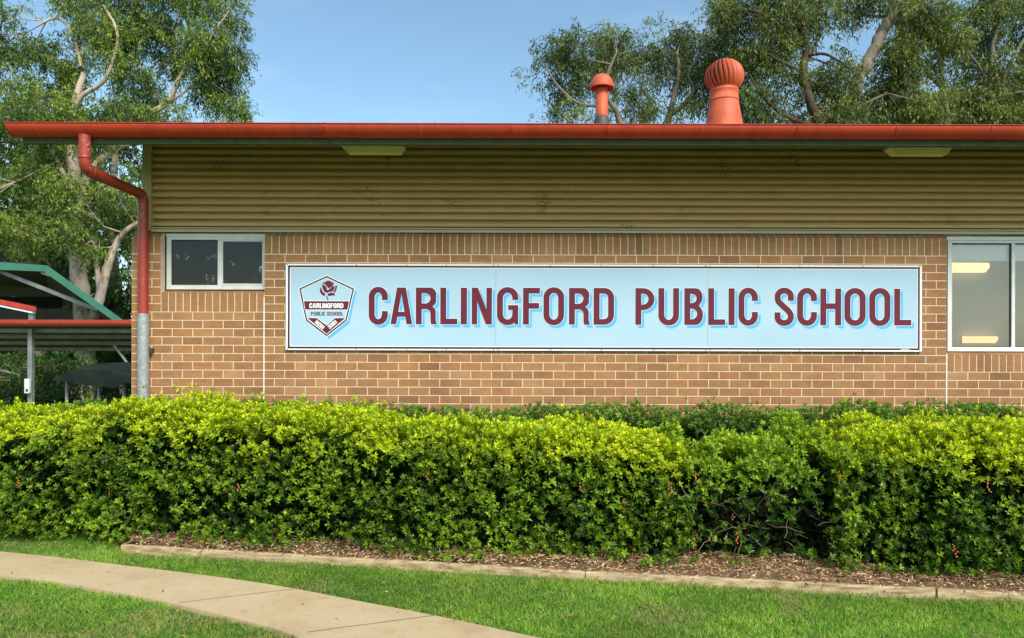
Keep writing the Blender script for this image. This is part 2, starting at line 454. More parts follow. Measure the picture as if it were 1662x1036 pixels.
# mulch bed
mb = MB()
X = np.linspace(-3.35, 6.5, 60)
Vv = []; 
for x in X:
    e = float(edge_y(np.array(x)))
    if x < -3.0: e = float(hedge_y(np.array(x)))-.35*(x+3.35)/.35-.02
    for k in range(8):
        Vv.append((x, e+.02+k*.42, (.045 if k > 0 and x > -3.0 else -.004)+.02*random.random()*(x > -3.0)))
mb.add(Vv, [(i*8+k, (i+1)*8+k, (i+1)*8+k+1, i*8+k+1) for i in range(59) for k in range(7)], M['soil'], True)
tag(mb.build('mulch_bed'), kind='structure')
n = 42000
X = rng.uniform(-3.3, 6.3, n); e = edge_y(X); hbk = hedge_y(X)
Y = e+.01+(rng.random(n)**.85)*(hbk-e+.45)
k = (X > -2.95) | (Y > hedge_y(X)-.3*(X+3.3)/.35)
X = X[k]; Y = Y[k]; n = len(X)
pile = vnoise(np.stack([X*4, Y*4, X*0], 1), 5)
Z = .045+.045*pile*np.clip((Y-edge_y(X))/.12, 0, 1)+rng.uniform(0, .02, n)
a = rng.uniform(0, 2*np.pi, n); el = rng.normal(0, .25, n)
D = np.stack([np.cos(a)*np.cos(el), np.sin(a)*np.cos(el), np.sin(el)], 1)
L = rng.uniform(.012, .055, n)*(1+(rng.random(n) > .93)*1.2); W = rng.uniform(.004, .012, n)
V, Fc = leaves(np.stack([X, Y, Z], 1), D, unit(rng.normal(0, .4, (n, 3))+[0, 0, 1]), L, W, .25, .5)
pal = np.array([(.44, .25, .12), (.60, .42, .22), (.27, .13, .06), (.40, .18, .08), (.70, .54, .34), (.15, .08, .045), (.50, .38, .25)])
c = pal[rng.integers(0, len(pal), n)]*rng.uniform(.75, 1.15, (n, 1))
tag(np_obj('mulch_chips', V, Fc, M['chips'], np.repeat(c, 4, 0)), 'brown shredded bark mulch along the foot of the hedge', 'mulch', kind='stuff')

# grass blades
def grass_patch(x0, x1, y0, y1, dens):
    n = int((x1-x0)*(y1-y0)*dens)
    X = rng.uniform(x0, x1, n); Y = rng.uniform(y0, y1, n)
    wob = (vnoise(np.stack([X*9, Y*9, X*0], 1), 8)-.5)*.05
    yb = np.where(X > -3.0, edge_y(X)-.012+wob*.2, hedge_y(X)+.15)
    trans = (X > -3.35) & (X <= -3.0); yb = np.where(trans, hedge_y(X)-.38*(X+3.35)/.35, yb)
    k = (Y < yb) & ~in_path(X, Y+wob*.7)
    # thin, worn strip beside the timber
    worn = vnoise(np.stack([X*2.2, Y*5, X*0], 1), 11)
    near = np.clip(1-(yb-Y)/.16, 0, 1)*(X > -3)
    k &= rng.random(n) > near*.75*(worn > .42)
    k &= rng.random(n) > .35*(vnoise(np.stack([X*6, Y*6, X*0], 1), 12) < .3)
    return X[k], Y[k]
Xs = []; Ys = []
for a_ in ((-3.9, 4.3, 3.3, 6.4, 15000), (-7.5, -3.9, 3.3, 7.0, 5500), (4.3, 7, 2.6, 5.0, 4500), (-6, 6, 1.8, 3.3, 2500)):
    x, y = grass_patch(*a_); Xs.append(x); Ys.append(y)
X = np.concatenate(Xs); Y = np.concatenate(Ys); n = len(X)
p3 = np.stack([X*3.2, Y*3.2, X*0], 1)
cl = vnoise(p3, 21); cl2 = vnoise(p3*4, 22)
a = rng.uniform(0, 2*np.pi, n)+cl2*3
tilt = rng.uniform(.2, 1.35, n)
Dn = np.stack([np.cos(a)*np.sin(tilt), np.sin(a)*np.sin(tilt), np.cos(tilt)], 1)
longg = (X < -3.3) & (Y > hedge_y(X)-.12)
L = (.018+.035*cl*cl2+rng.random(n)**3*.022)*np.where(longg & (rng.random(n) < .06), 3.4, 1); W = rng.uniform(.0028, .0055, n)
V, Fc = leaves(np.stack([X, Y, np.full(n, -.004)], 1), Dn, unit(rng.normal(0, 1, (n, 3))), L, W, .1, .4)
g0 = np.array((.15, .33, .025)); g1 = np.array((.42, .56, .10)); dry = np.array((.52, .44, .20)); dk = np.array((.05, .15, .018))
t = np.clip(rng.normal(.42, .22, n)+(cl-.5)*.6+(cl2-.5)*.7, 0, 1)[:, None]
c = g0*(1-t)+g1*t
c = np.where((rng.random(n) < .18)[:, None], dk, c)
isdry = (rng.random(n) < .035+.35*(vnoise(p3*.7, 31) > .74)+.3*np.clip(1-(edge_y(X)-Y)/.14, 0, 1)*(X > -3))
low_ = vnoise(p3*.45, 37)[:, None]; c = c*(.72+.5*low_)
c = np.where(isdry[:, None], dry*rng.uniform(.6, 1, (n, 1)), c)
tag(np_obj('lawn_grass', V, Fc, M['grass'], np.repeat(c, 4, 0)), 'short green lawn on both sides of the concrete path', 'grass', kind='stuff')

# fallen leaves and stray bark on the lawn and path
n = 900
X = rng.uniform(-5, 5, n); Y = rng.uniform(3.4, 6.2, n); ey = np.where(X > -3, edge_y(X), hedge_y(X))
k = (Y < ey) & ((rng.random(n) < .16) | ((ey-Y) < .12)); X = X[k]; Y = Y[k]; n = len(X)
a = rng.uniform(0, 6.28, n); D = np.stack([np.cos(a), np.sin(a), rng.normal(0, .12, n)], 1)
V, Fc = leaves(np.stack([X, Y, np.full(n, .030)], 1), D, unit(rng.normal(0, .25, (n, 3))+[0, 0, 1]), rng.uniform(.02, .055, n), rng.uniform(.006, .016, n), .15, .5)
c = np.array([(.36, .20, .09), (.20, .10, .05), (.50, .36, .18), (.44, .16, .07)])[rng.integers(0, 4, n)]*rng.uniform(.7, 1.1, (n, 1))
tag(np_obj('fallen_leaves', V, Fc, M['chips'], np.repeat(c, 4, 0)), 'dry brown leaves scattered over the lawn and concrete path', 'leaf litter', kind='stuff')

# timber edging boards
def board(pts, label):
    mb = MB()
    for side in range(len(pts)-1):
        a = Vector((*pts[side], 0)); b = Vector((*pts[side+1], 0)); d = (b-a).normalized(); nrm = Vector((-d.y, d.x, 0))
        nseg = max(2, int((b-a).length/.25)); prof = [(-.0, -.05), (0, .047), (.004, .052), (.034, .053), (.038, .048), (.038, -.05)]
        vs = []
        for i in range(nseg+1):
            p = a.lerp(b, i/nseg); w = random.uniform(-.002, .002)
            for (o_, z) in prof: vs.append(p+nrm*(o_+w)+Vector((0, 0, z+w)))
        m_ = len(prof)
        fs = [(i*m_+k, (i+1)*m_+k, (i+1)*m_+k+1, i*m_+k+1) for i in range(nseg) for k in range(m_-1)]
        fs += [tuple(range(m_)), tuple(nseg*m_+k for k in range(m_))[::-1]]
        mb.add(vs, fs, M['timber'])
    o = mb.build('timber_edging', loc=(pts[0][0], pts[0][1], 0))
    tag(o, label, 'garden edging', 'timber boards edging the mulch bed')
j1 = (.517, 5.15)
board([(-3.10, 5.80), (-2.97, 5.77), j1], 'weathered timber edging board between lawn and mulch, the left long one')
xj = G(1522, 968)
board([(.525, 5.147), (xj[0]-.01, xj[1])], 'pale timber edging board in the middle, below the gap in the hedge')
board([(xj[0]+.004, xj[1]-.004), (3.30, 4.715), (6.5, 4.22)], 'timber edging board between lawn and mulch, the right one running out of view')

# ------------------------------------------------------------ hedges
def hedge(name, x0, x1, yfun, depth, hfun, label, cat, ncl, pal_top, pal_low, lsize=.045, group=None, zmin=.05, sparse=None, lump=.07, core=True, seed=1, topbias=1.0, berries=0):
    cx = (x0+x1)/2; root = empty(name, (cx, float(yfun(cx))+depth/2, 0), label, cat, group)
    rg = np.random.default_rng(seed)
    # surface parameter: s from 0 (foot of the front) over the top to the back
    n = ncl
    X = rg.uniform(x0, x1, n)
    H = hfun(X); Yf = yfun(X)
    per = H+depth+H*.5
    s = rg.random(n)*per
    rad = .16
    front = s < H; top = (s >= H) & (s < H+depth); back = s >= H+depth
    y = np.where(front, 0, np.where(top, s-H, depth)); z = np.where(front, s, np.where(top, H, H-(s-H-depth)))
    ny_ = np.where(front, -1., np.where(top, 0, 1.)); nz = np.where(front, .1, np.where(top, 1., .1))
    # round the shoulders
    dy = np.clip(rad-y, 0, rad)/rad; dz = np.clip(rad-(H-z), 0, rad)/rad
    q = np.minimum(dy, dz) if False else dy*dz
    y = y+q*rad*.5; z = z-q*rad*.45
    ny_ = ny_-q*.8; nz = nz+q*.8
    dyb = np.clip(rad-(depth-y), 0, rad)/rad; qb = dyb*dz; y = y-qb*rad*.5; z = z-qb*rad*.4
    # ends
    ex = np.minimum(X-x0, x1-X); 
    # front tucks in at the foot
    tuck = np.clip(1-z/.30, 0, 1)**1.5*-.05
    y = y+np.where(front, tuck, 0)
    Pn = np.stack([X, Yf+y, z], 1)
    Nn = unit(np.stack([np.zeros(n), ny_, nz], 1))
    lm = (vnoise(Pn*np.array([2.2, 2.2, 2.6]), seed)-.5)*2*lump+(vnoise(Pn*7.5, seed+1)-.5)*lump*2.0
    deep = (rg.random(n)**1.5)*.20
    Pn = Pn+Nn*(lm-deep)[:, None]
    # sprigs standing proud of the trim on the top
    spr = top & (rg.random(n) < .035*topbias); Pn[:, 2] += np.where(spr, rg.uniform(.03, .12, n), 0)
    k = Pn[:, 2] > zmin
    holes = vnoise(Pn*np.array([3.2, 3.2, 3.2]), seed+5)
    k &= ~((holes < .30) & (rg.random(n) < .7) & front)
    k &= ~((vnoise(Pn*9, seed+6) < .30) & (rg.random(n) < .8) & front)
    if sparse is not None: k &= rg.random(n) < sparse(Pn)
    Pn = Pn[k]; Nn = Nn[k]; deep = deep[k]; H = H[k]; n = len(Pn)
    # rosettes of leaves
    ax = unit(Nn*.8+np.array([0, 0, .55])+rg.normal(0, .45, (n, 3)))
    m = 8
    Pm = np.repeat(Pn, m, 0); Am = np.repeat(ax, m, 0)
    ref = unit(np.cross(Am, np.array([[.3, .5, .8]]))); bi = np.cross(Am, ref)
    ang = np.tile(np.arange(m)*2.4, n)+np.repeat(rg.uniform(0, 6.28, n), m)+rg.normal(0, .25, n*m)
    lev = np.tile(np.linspace(0, 1, m), n)
    out = ref*np.cos(ang)[:, None]+bi*np.sin(ang)[:, None]
    spread = 1.15-.75*lev+rg.normal(0, .15, n*m)
    D = unit(out*np.sin(spread)[:, None]+Am*np.cos(spread)[:, None])
    sz = lsize*np.repeat(rg.uniform(.75, 1.25, n), m)*(1.1-.4*lev)
    Pm = Pm+Am*(lev*lsize*.7)[:, None]
    V, Fc = leaves(Pm, D, Am+rg.normal(0, .2, (n*m, 3)), sz, sz*rg.uniform(.34, .46, n*m), .22, .5)
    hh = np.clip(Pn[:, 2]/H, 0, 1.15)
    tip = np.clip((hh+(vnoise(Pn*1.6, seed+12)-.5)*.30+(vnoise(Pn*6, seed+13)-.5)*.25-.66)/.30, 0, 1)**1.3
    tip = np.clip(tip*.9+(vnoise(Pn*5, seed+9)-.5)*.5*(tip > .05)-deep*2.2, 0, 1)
    low = np.clip(rg.normal(.50, .28, n)+(vnoise(Pn*2.5, seed+8)-.5)*.7-deep*4.0, 0, 1)  # deeper leaves darker: growth tone plus painted shade of the gaps
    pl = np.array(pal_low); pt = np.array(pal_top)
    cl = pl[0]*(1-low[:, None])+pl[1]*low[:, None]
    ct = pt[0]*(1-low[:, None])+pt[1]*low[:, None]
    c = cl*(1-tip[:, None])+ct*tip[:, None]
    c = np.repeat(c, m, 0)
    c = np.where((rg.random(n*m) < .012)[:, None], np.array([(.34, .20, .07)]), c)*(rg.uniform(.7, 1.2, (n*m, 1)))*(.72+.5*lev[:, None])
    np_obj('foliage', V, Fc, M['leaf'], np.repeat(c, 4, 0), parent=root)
    if core:   # inner leaves: coarse and dense, near-black to paint the hedge's interior shade
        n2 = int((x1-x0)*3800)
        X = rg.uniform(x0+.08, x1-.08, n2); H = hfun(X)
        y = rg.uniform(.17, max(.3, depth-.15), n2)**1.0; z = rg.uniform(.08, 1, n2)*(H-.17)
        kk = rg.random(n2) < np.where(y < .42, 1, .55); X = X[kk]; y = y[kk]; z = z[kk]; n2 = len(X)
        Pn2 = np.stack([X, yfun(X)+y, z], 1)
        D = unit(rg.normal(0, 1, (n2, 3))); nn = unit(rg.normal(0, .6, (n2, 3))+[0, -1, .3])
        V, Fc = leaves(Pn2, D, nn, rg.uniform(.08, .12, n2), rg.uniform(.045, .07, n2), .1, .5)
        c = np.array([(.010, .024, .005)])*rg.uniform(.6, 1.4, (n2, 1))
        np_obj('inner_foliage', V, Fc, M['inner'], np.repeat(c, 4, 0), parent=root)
    mb = MB()
    xx = x0+.2
    while xx < x1-.1:
        yb = float(yfun(xx))+depth*.5
        for j in range(4):
            d = Vector((random.uniform(-.3, .3), random.uniform(-.35, .3), 1)).normalized()
            p = Vector((xx, yb, -.02)); pts = [p]
            for q_ in range(5): d = (d+Vector((random.uniform(-.2, .2), random.uniform(-.2, .2), .1))).normalized(); p = p+d*.15; pts.append(p)
            mb.tube(pts, [.014*(1-.15*i) for i in range(6)], M['stem'], 6)
        mb.build('stem', root); mb = MB()
        xx += random.uniform(.4, .6)
    if berries:
        for i in range(berries):
            x = rg.uniform(x0+.1, x1-.1); z = rg.uniform(.2, .8); y0 = float(yfun(x))+rg.uniform(-.03, .05)-.02+max(0, (.35-z))*.3
            Vb = []; Fb = []; Cb = []
            for j in range(rg.integers(5, 12)):
                cxx = np.array([x+rg.normal(0, .008), y0+rg.normal(0, .008), z-j*.0095]); r_ = rg.uniform(.0055, .0075)
                Vb.append(np.array([(1,0,0),(-1,0,0),(0,1,0),(0,-1,0),(0,0,1),(0,0,-1)])*r_+cxx)
                Fb.append(np.array([(0,2,4),(2,1,4),(1,3,4),(3,0,4),(2,0,5),(1,2,5),(3,1,5),(0,3,5)])+6*j)
                Cb.append(np.repeat([(.70, .19, .05) if rg.random() < .8 else (.5, .35, .15)], 6, 0))
            np_obj('berry_cluster', np.concatenate(Vb), np.concatenate(Fb), M['berry'], np.concatenate(Cb), parent=root, smooth=True)
    return root

def yf(x): return hedge_y(np.asarray(x, float))-.18
hx = np.array([-9.5, -4.6, -3.6, -2.9, -2.2, -1.5, -.9, -.3, .4, .9, 1.35]); hz = np.array([1.00, 1.00, 1.05, 1.10, 1.08, 1.05, .99, .97, .98, .97, .86])
top_p = [(.38, .53, .012), (.74, .78, .022)]; low_p = [(.036, .10, .006), (.31, .48, .028)]
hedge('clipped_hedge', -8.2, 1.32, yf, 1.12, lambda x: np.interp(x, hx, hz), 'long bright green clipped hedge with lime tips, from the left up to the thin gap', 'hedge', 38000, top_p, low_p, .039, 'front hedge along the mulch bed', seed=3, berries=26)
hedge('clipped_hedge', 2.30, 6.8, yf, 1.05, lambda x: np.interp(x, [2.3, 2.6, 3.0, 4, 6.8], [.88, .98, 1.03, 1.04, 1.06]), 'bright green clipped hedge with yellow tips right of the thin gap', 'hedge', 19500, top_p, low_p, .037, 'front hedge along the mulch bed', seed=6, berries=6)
def sp(Pn):
    h = vnoise(Pn*np.array([5, 4, 5]), 77)
    z = Pn[:, 2]
    return np.where(z > .60, .95, np.where(z > .42, .45, .15))*(h > .30)
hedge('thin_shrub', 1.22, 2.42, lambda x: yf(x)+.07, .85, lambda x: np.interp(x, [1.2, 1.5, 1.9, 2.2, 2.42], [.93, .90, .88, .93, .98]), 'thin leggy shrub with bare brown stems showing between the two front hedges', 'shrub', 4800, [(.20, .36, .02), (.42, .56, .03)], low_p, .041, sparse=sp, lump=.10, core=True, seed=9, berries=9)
shrub = [o for o in bpy.data.objects if o.name.startswith('thin_shrub')][0]
mb = MB()
def wander(p0, d0, n, step, wob, up=.0):
    p = Vector(p0); d = Vector(d0).normalized(); pts = [p.copy()]
    for i in range(n):
        d = (d+Vector((random.gauss(0, wob), random.gauss(0, wob), random.gauss(0, wob)+up))).normalized(); p = p+d*step; pts.append(p.copy())
    return pts
b0 = Vector((1.74, 5.66, 0))
for d in ((-.75, -.05, .75), (-.25, .1, 1), (.3, 0, 1), (.7, -.05, .8), (-.9, .2, .6), (.15, .2, 1)):
    pts = wander(b0, d, 8, .085, .16, .04)
    mb.tube(pts, [.021*(1-.10*i) for i in range(9)], M['stem'], 8)
    for j in range(4):
        q_ = wander(pts[random.randint(2, 7)], (random.uniform(-1, 1), random.uniform(-.6, .3), random.uniform(-.2, .8)), 6, .08, .25)
        mb.tube(q_, [.007*(1-.12*i) for i in range(7)], M['stem'], 5)
for j in range(46):
    x = random.uniform(1.3, 2.35)
    q_ = wander((x, float(yf(x))+random.uniform(.12, .5), random.uniform(.15, .6)), (random.uniform(-1, 1), random.uniform(-.8, .1), random.uniform(-.5, .5)), 7, .05, .3)
    mb.tube(q_, [.0035*(1-.1*i) for i in range(8)], M['twig'], 4)
mb.build('bare_branches', shrub)
hedge('rear_hedge', -5.6, 9.3, lambda x: np.full_like(np.asarray(x, float), 7.42), .72, lambda x: .965+.03*np.sin(np.asarray(x)*1.7), 'darker green hedge against the brick wall behind the front hedges', 'hedge', 23000, [(.13, .27, .03), (.23, .39, .05)], [(.05, .13, .012), (.13, .26, .03)], .040, zmin=.25, seed=14, topbias=.8)

# ------------------------------------------------------------ school building
WY = 8.5; S = F/WY
def wx(px): return (px-CX)/S
def wz(py): return CAMZ+(HY-py)/S
BR = 9.5                                     # right end of the building
bld = empty('school_building', (2.5, 12, 0), 'single storey tan brick school building with olive corrugated band under a red gutter', 'building')
BED0 = 413.7; PIT = 13.45
def bed(i): return wz(BED0+PIT*i)            # top edge of course i (below the soldier row)
mw = .0048
bw = MB()
def brk(x0, x1, z0, z1, depth=.1, mat=None):
    if x1-x0 < .02: return
    j = random.uniform(-.0007, .0007); y = WY+j; e = .0022
    x0 += mw; x1 -= mw; z0 += mw; z1 -= mw
    v = [(x0, y+.003, z0), (x1, y+.003, z0), (x1, y+.003, z1), (x0, y+.003, z1), (x0+e, y, z0+e), (x1-e, y, z0+e), (x1-e, y, z1-e), (x0+e, y, z1-e),
         (x0, y+depth, z0), (x1, y+depth, z0), (x1, y+depth, z1), (x0, y+depth, z1)]
    bw.add(v, [(4,5,6,7),(0,1,5,4),(1,2,6,5),(2,3,7,6),(3,0,4,7),(0,8,9,1),(1,9,10,2),(2,10,11,3),(3,11,8,0)], M['brick'])
cj1, cj2 = wx(428.5), wx(1536.6)
xl = wx(213.0); wl0, wl1 = wx(261), cj1     # left window opening
wr0, wr1 = cj2, wx(1900)                     # right window opening
pL = (cj1-xl)/6.5; pM = (cj2-cj1)/33; pR = wx(1571.4)-cj2
zT = wz(384.6)                               # front arris of the soldier row
def opening(xa, xb, i):
    """True when this stretch of course i is inside an opening or a sill"""
    c = (xa+xb)/2
    if wl0 < c < wl1 and i < 7: return True
    if wr0 < c < wr1 and i < 14: return True
    return False
NC = 33
for i in range(NC):
    z1, z0 = bed(i), bed(i+1)
    if z1 < -.1: break
    # left zone
    st = xl-(pL/2 if i % 2 == 0 else 0); x = st
    while x < cj1-.01:
        a, b = max(x, xl), min(x+pL, cj1)
        if i < 7:
            b2 = min(b, wl0)
            if b2-a > .03: brk(a, b2, z0, z1)
        else: brk(a, b, z0, z1)
        x += pL
    x = cj1-(0 if i % 2 == 0 else pM/2)
    while x < cj2-.01:
        a, b = max(x, cj1), min(x+pM, cj2)
        if b-a > .03: brk(a, b, z0, z1)
        x += pM
    x = cj2-(0 if i % 2 == 0 else pR/2)
    while x < BR:
        a, b = max(x, cj2), min(x+pR, BR)
        if i < 14:
            if b > wr1+.02: brk(max(a, wr1), b, z0, z1)
        elif b-a > .03: brk(a, b, z0, z1)
        x += pR
def soldiers(x0, x1, ztop, zbot, yback, zback):
    n = max(1, round((x1-x0)/.0862)); w = (x1-x0)/n; e = .002
    for k in range(n):
        a = x0+k*w+mw; b = x0+(k+1)*w-mw; z0 = zbot+mw; y = WY+random.uniform(-.0007, .0007)
        v = [(a, y+.003, z0), (b, y+.003, z0), (b, y+.003, ztop), (a, y+.003, ztop), (a+e, y, z0+e), (b-e, y, z0+e), (b-e, y, ztop-e), (a+e, y, ztop-e),
             (a, yback, zback), (b, yback, zback), (a, y+.1, z0), (b, y+.1, z0)]
        bw.add(v, [(4,5,6,7),(0,1,5,4),(1,2,6,5),(2,3,7,6),(3,0,4,7),(3,2,9,8),(0,10,11,1),(0,3,8,10),(1,11,9,2)], M['brick'])
zb = 1.65+182*8.60/F
soldiers(xl, wl0, zT, bed(0), 8.60, zb); soldiers(cj1, cj2, zT, bed(0), 8.60, zb); soldiers(wr1, BR, zT, bed(0), 8.60, zb)
# mortar body behind the bricks, stopping 3 mm short of every opening
g = .003; my0 = WY+.0035; my1 = WY+.098
def mort(x0, x1, z0, z1): bw.box(x0, x1, my0, my1, z0, z1, M['mortar'])
zs7 = bed(7); zs14 = bed(14+2)
lvlL = wz(476.5)-.004; lvlR = wz(573.6)-.004
def mort_sloped(x0, x1, z0, zt, zbk, yb=8.60):
    bw.extrude_x([(my0, z0), (my0, zt-.004), (yb, zbk-.004), (yb, z0)], x0, x1, M['mortar'])
mort_sloped(xl+g, wl0-g, -.1, zT, zb); mort_sloped(cj1+g, cj2-g, -.1, zT, zb); mort_sloped(wr1+g, BR-g, -.1, zT, zb)
mort(wl0-g, cj1+g, -.1, bed(7)-.006); mort(cj2-g, wr1+g, -.1, bed(14)-.006)
# control joints filled with white sealant
bw.box(cj1-.006, cj1+.006, WY-.0015, WY+.02, -.05, wz(484), M['sealant'])
bw.box(cj2-.006, cj2+.006, WY-.0015, WY+.02, -.05, wz(573), M['sealant'])
bw.build('brick_wall', bld)
# brick sills: sloping soldier rows
def sill(x0, x1, zfront, zbot, zback, name, par, yb):
    global bw
    keep = bw; bw = MB()
    soldiers(x0, x1, zfront, zbot, yb, zback)
    bw.extrude_x([(my0, zbot-.004), (my0, zfront-.004), (yb, zback-.004), (yb, zbot-.004)], x0, x1, M['mortar'])
    o = bw.build(name, par); bw = keep; return o

def fx(px, Y=8.62): return (px-CX)/F*Y
# side and back walls
mb = MB()
mb.box(xl, xl+.1, 8.602, 17.0, -1.3, zb-.005, M['brick_side']); mb.box(fx(231.5, 8.575)+.01, fx(231.5, 8.575)+.1, 8.67, 17.0, zb-.004, 3.9, M['flashing']); mb.box(BR-.1, BR, 8.602, 17.0, -1.3, 3.9, M['brick_side'])
mb.box(xl, BR, 17.0, 17.1, -1.3, 3.9, M['brick_side'])
mb.prism([(0, 0)], 0, 0, M['brick_side']) if False else None
for x in (xl, BR-.1):
    mb.add([(x+.05, 8.7, 3.9), (x+.05, 17.0, 3.9), (x+.05, 12.8, 4.95)], [(0, 1, 2)], M['brick_side'])
mb.build('side_walls', bld)

# corrugated cladding
mb = MB()
CY = 8.575
def cz(py, Y=CY): return CAMZ+(HY-py)/F*Y
ztop, zbot_ = cz(237.5), cz(372.5)
pitch = 11.85/F*CY; prof = []
z = ztop+pitch*.2
while z > zbot_:
    for k in range(20):
        t = k/20
        h = abs(math.cos(math.pi*t))**1.0     # 1 at crest ends
        # broad outward crest, narrow groove at t=.5
        d = math.exp(-((t-.5)/.20)**4)+.06*(1-h)
        zz = z-pitch*t
        if zz < zbot_: break
        prof.append((CY+.072*d, zz))
    z -= pitch
prof.append((CY, zbot_))
mb.extrude_x(prof, wx(240)*CY/WY, BR-.02, M['cladding'], closed=False, smooth=True)
mb.build('corrugated_cladding', bld)
mb = MB()
xa = (231.5-CX)/F*CY; xb = (246.5-CX)/F*CY
mb.box(xa, xb, CY-.022, 8.66, cz(378)+.012, cz(234), M['flashing'], .003)
mb.build('corner_flashing', bld); mb = MB()
mb.box(BR-.12, BR+.002, CY-.022, 8.66, cz(378)+.012, cz(234), M['flashing'], .003)
mb.build('corner_flashing', bld)
mb = MB()
zq = cz(373.8); zr = cz(378.5)
mb.extrude_x([(CY-.012, zq), (CY-.026, zq-.006), (CY-.028, zr), (CY-.022, zr-.003), (CY+.01, zr), (CY+.01, zq+.004)], xb+.001, BR-.121, M['flashing_pale'])
mb.extrude_x([(CY-.004, zq+.026), (CY-.012, zq+.022), (CY-.012, zq+.006), (CY+.006, zq+.002), (CY+.006, zq+.026)], xb+.001, BR-.121, M['flashing'])
mb.build('base_flashing', bld)

# roof, soffit, fascia
SL = .272; ROOFL = (36-CX)/F*7.47
fzb = CAMZ+(HY-236)/F*7.47
mb = MB()
def rz(Y): return fzb+SL*(Y-7.47)
RD = 12.8
mb.extrude_x([(7.50, rz(7.50)+.002), (RD, rz(RD)), (17.9, rz(RD)-.272*5.1), (17.9, rz(RD)-.272*5.1+.14), (RD, rz(RD)+.15), (7.44, rz(7.44)+.15), (7.50, rz(7.5)+.14)], ROOFL+.004, BR+.6, M['roofing'])
roof = mb.build('roof', bld)
mb = MB()
mb.box(ROOFL, BR+.6, 7.462, 7.497, fzb, fzb+.17, M['green'], .003)
mb.build('fascia', roof)
mb = MB()
# soffit under the eave
ys_ = np.linspace(7.50, 8.60, 3)
mb.extrude_x([(7.499, rz(7.499)-.004), (8.62, rz(8.62)-.004), (8.62, rz(8.62)+.0), (7.499, rz(7.499)+.0)], ROOFL+.006, BR+.55, M['green'])
mb.build('soffit', roof)

# gutter: half round with rolled lip, straps at the joints
GY = 7.455; gzt = CAMZ+(HY-200.3)/F*7.33; gzb = CAMZ+(HY-225.2)/F*7.43
gh = gzt-gzb
prof = []
for k in range(15):
    a = math.pi*k/14
    yy = GY-.062+.062*math.cos(math.pi-a)*-1 if False else None
outer = []
for k in range(13):
    a = math.pi/2*k/12
    outer.append((GY-.125+ .118*(1-math.cos(a)**1.15), gzt-.014-(gh-.014)*math.sin(a)**1.1))
prof = [(GY, gzb+.0)]+outer[::-1]+[(GY-.133, gzt-.010), (GY-.135, gzt-.004), (GY-.130, gzt), (GY-.122, gzt), (GY-.118, gzt-.006)]
inner = [(y+.004, max(z, gzb+.005)) for y, z in outer]
prof = prof+inner+[(GY-.004, gzb+.005), (GY-.004, gzt-.03), (GY, gzt-.03)]
mb = MB()
gl = (5-CX)/F*7.33; gr = BR+.62
mb.extrude_x(prof, gl+.012, gr, M['red'], smooth=False)
# stop end leaning in slightly
endp = [(GY, gzb+.0)]+outer[::-1]+[(GY-.12, gzt), (GY, gzt-.02)]
nE = len(endp)
vs = [(gl+.012+(gzt-z)*.20, y, z) for y, z in endp]+[(gl+(gzt-z)*.22, y, z) for y, z in endp]
tr = tessellate_polygon([[Vector((y, z, 0)) for y, z in endp]])
mb.add(vs, [(i, (i+1) % nE, (i+1) % nE+nE, i+nE) for i in range(nE)]+[tuple(t) for t in tr]+[tuple(i+nE for i in t) for t in tr], M['red'])
gut = mb.build('gutter', bld)
for k, px in enumerate([54, 217, 371, 527, 680, 832, 987, 1138, 1295, 1456, 1610, 1768, 1920]):
    x = (px-CX)/F*7.34; mb = MB()
    pr = [(y-.0045, z-.003) for i, (y, z) in enumerate(outer)]
    bk = [(y+.001, z) for y, z in outer]
    vs = []
    lean = .012
    for (y, z) in pr: t_ = (gzt-z)/gh; vs += [(x-.020+lean*t_, y, z), (x+.016+lean*t_, y, z), (x-.022+lean*t_, y+.004, z+.002), (x+.018+lean*t_, y+.004, z+.002)]
    fs = []
    for i in range(len(pr)-1):
        a = i*4; fs += [(a, a+1, a+5, a+4), (a, a+4, a+6, a+2), (a+1, a+3, a+7, a+5)]
    mb.add(vs, fs, M['red'])
    mb.build('joiner', gut)
# thin metal edge of the roof sheet above the gutter
mb = MB(); mb.box(gl+.05, BR+.6, GY-.10, GY+.02, gzt+.001, gzt+.006, M['flashing_pale']); mb.build('drip_edge', gut)

# downpipe
mb = MB()
x0 = (137-CX)/F*7.40; x1 = (231.5-CX)/F*8.42
def qz(py, Y): return CAMZ+(HY-py)/F*Y
path = [Vector((x0, 7.395, gzb+.01)), Vector((x0, 7.395, qz(258, 7.395)))]
e1 = Vector((x0, 7.395, qz(277, 7.395))); e2 = Vector((x1, 8.42, qz(318, 8.42)))
dirv = (e2-e1).normalized()
a0 = path[-1]; a2 = e1+dirv*.10
for t in (.25, .5, .75): path.append(a0*(1-t)**2+e1*2*t*(1-t)+a2*t*t)
path.append(a2); b0_ = e2-dirv*.09; path.append(b0_); b2 = e2-Vector((0, 0, .09))
for t in (.25, .5, .75): path.append(b0_*(1-t)**2+e2*2*t*(1-t)+b2*t*t)
path.append(b2); path.append(Vector((x1+.003, 8.42, qz(512, 8.42))))
mb.tube(path, .0575, M['pipe'], 20)
for p_, d_ in ((path[1], Vector((0, 0, -1))), (a2, dirv), (b0_, dirv), (b2, Vector((0, 0, -1)))):
    mb.tube([p_-d_*.014, p_-d_*.012, p_+d_*.012, p_+d_*.014], [.0575, .0605, .0605, .0575], M['pipe'], 20, False)
dp = mb.build('downpipe', bld)
mb = MB(); xg = x1+.007
mb.tube([(xg, 8.42, qz(511, 8.42)), (xg, 8.42, .0)], .0635, M['galv'], 22)
mb.tube([(xg-.03, 8.353, qz(514, 8.4)), (xg-.03, 8.36, qz(514, 8.4))], .005, M['boot'], 6)
mb.build('galvanised_pipe', dp)
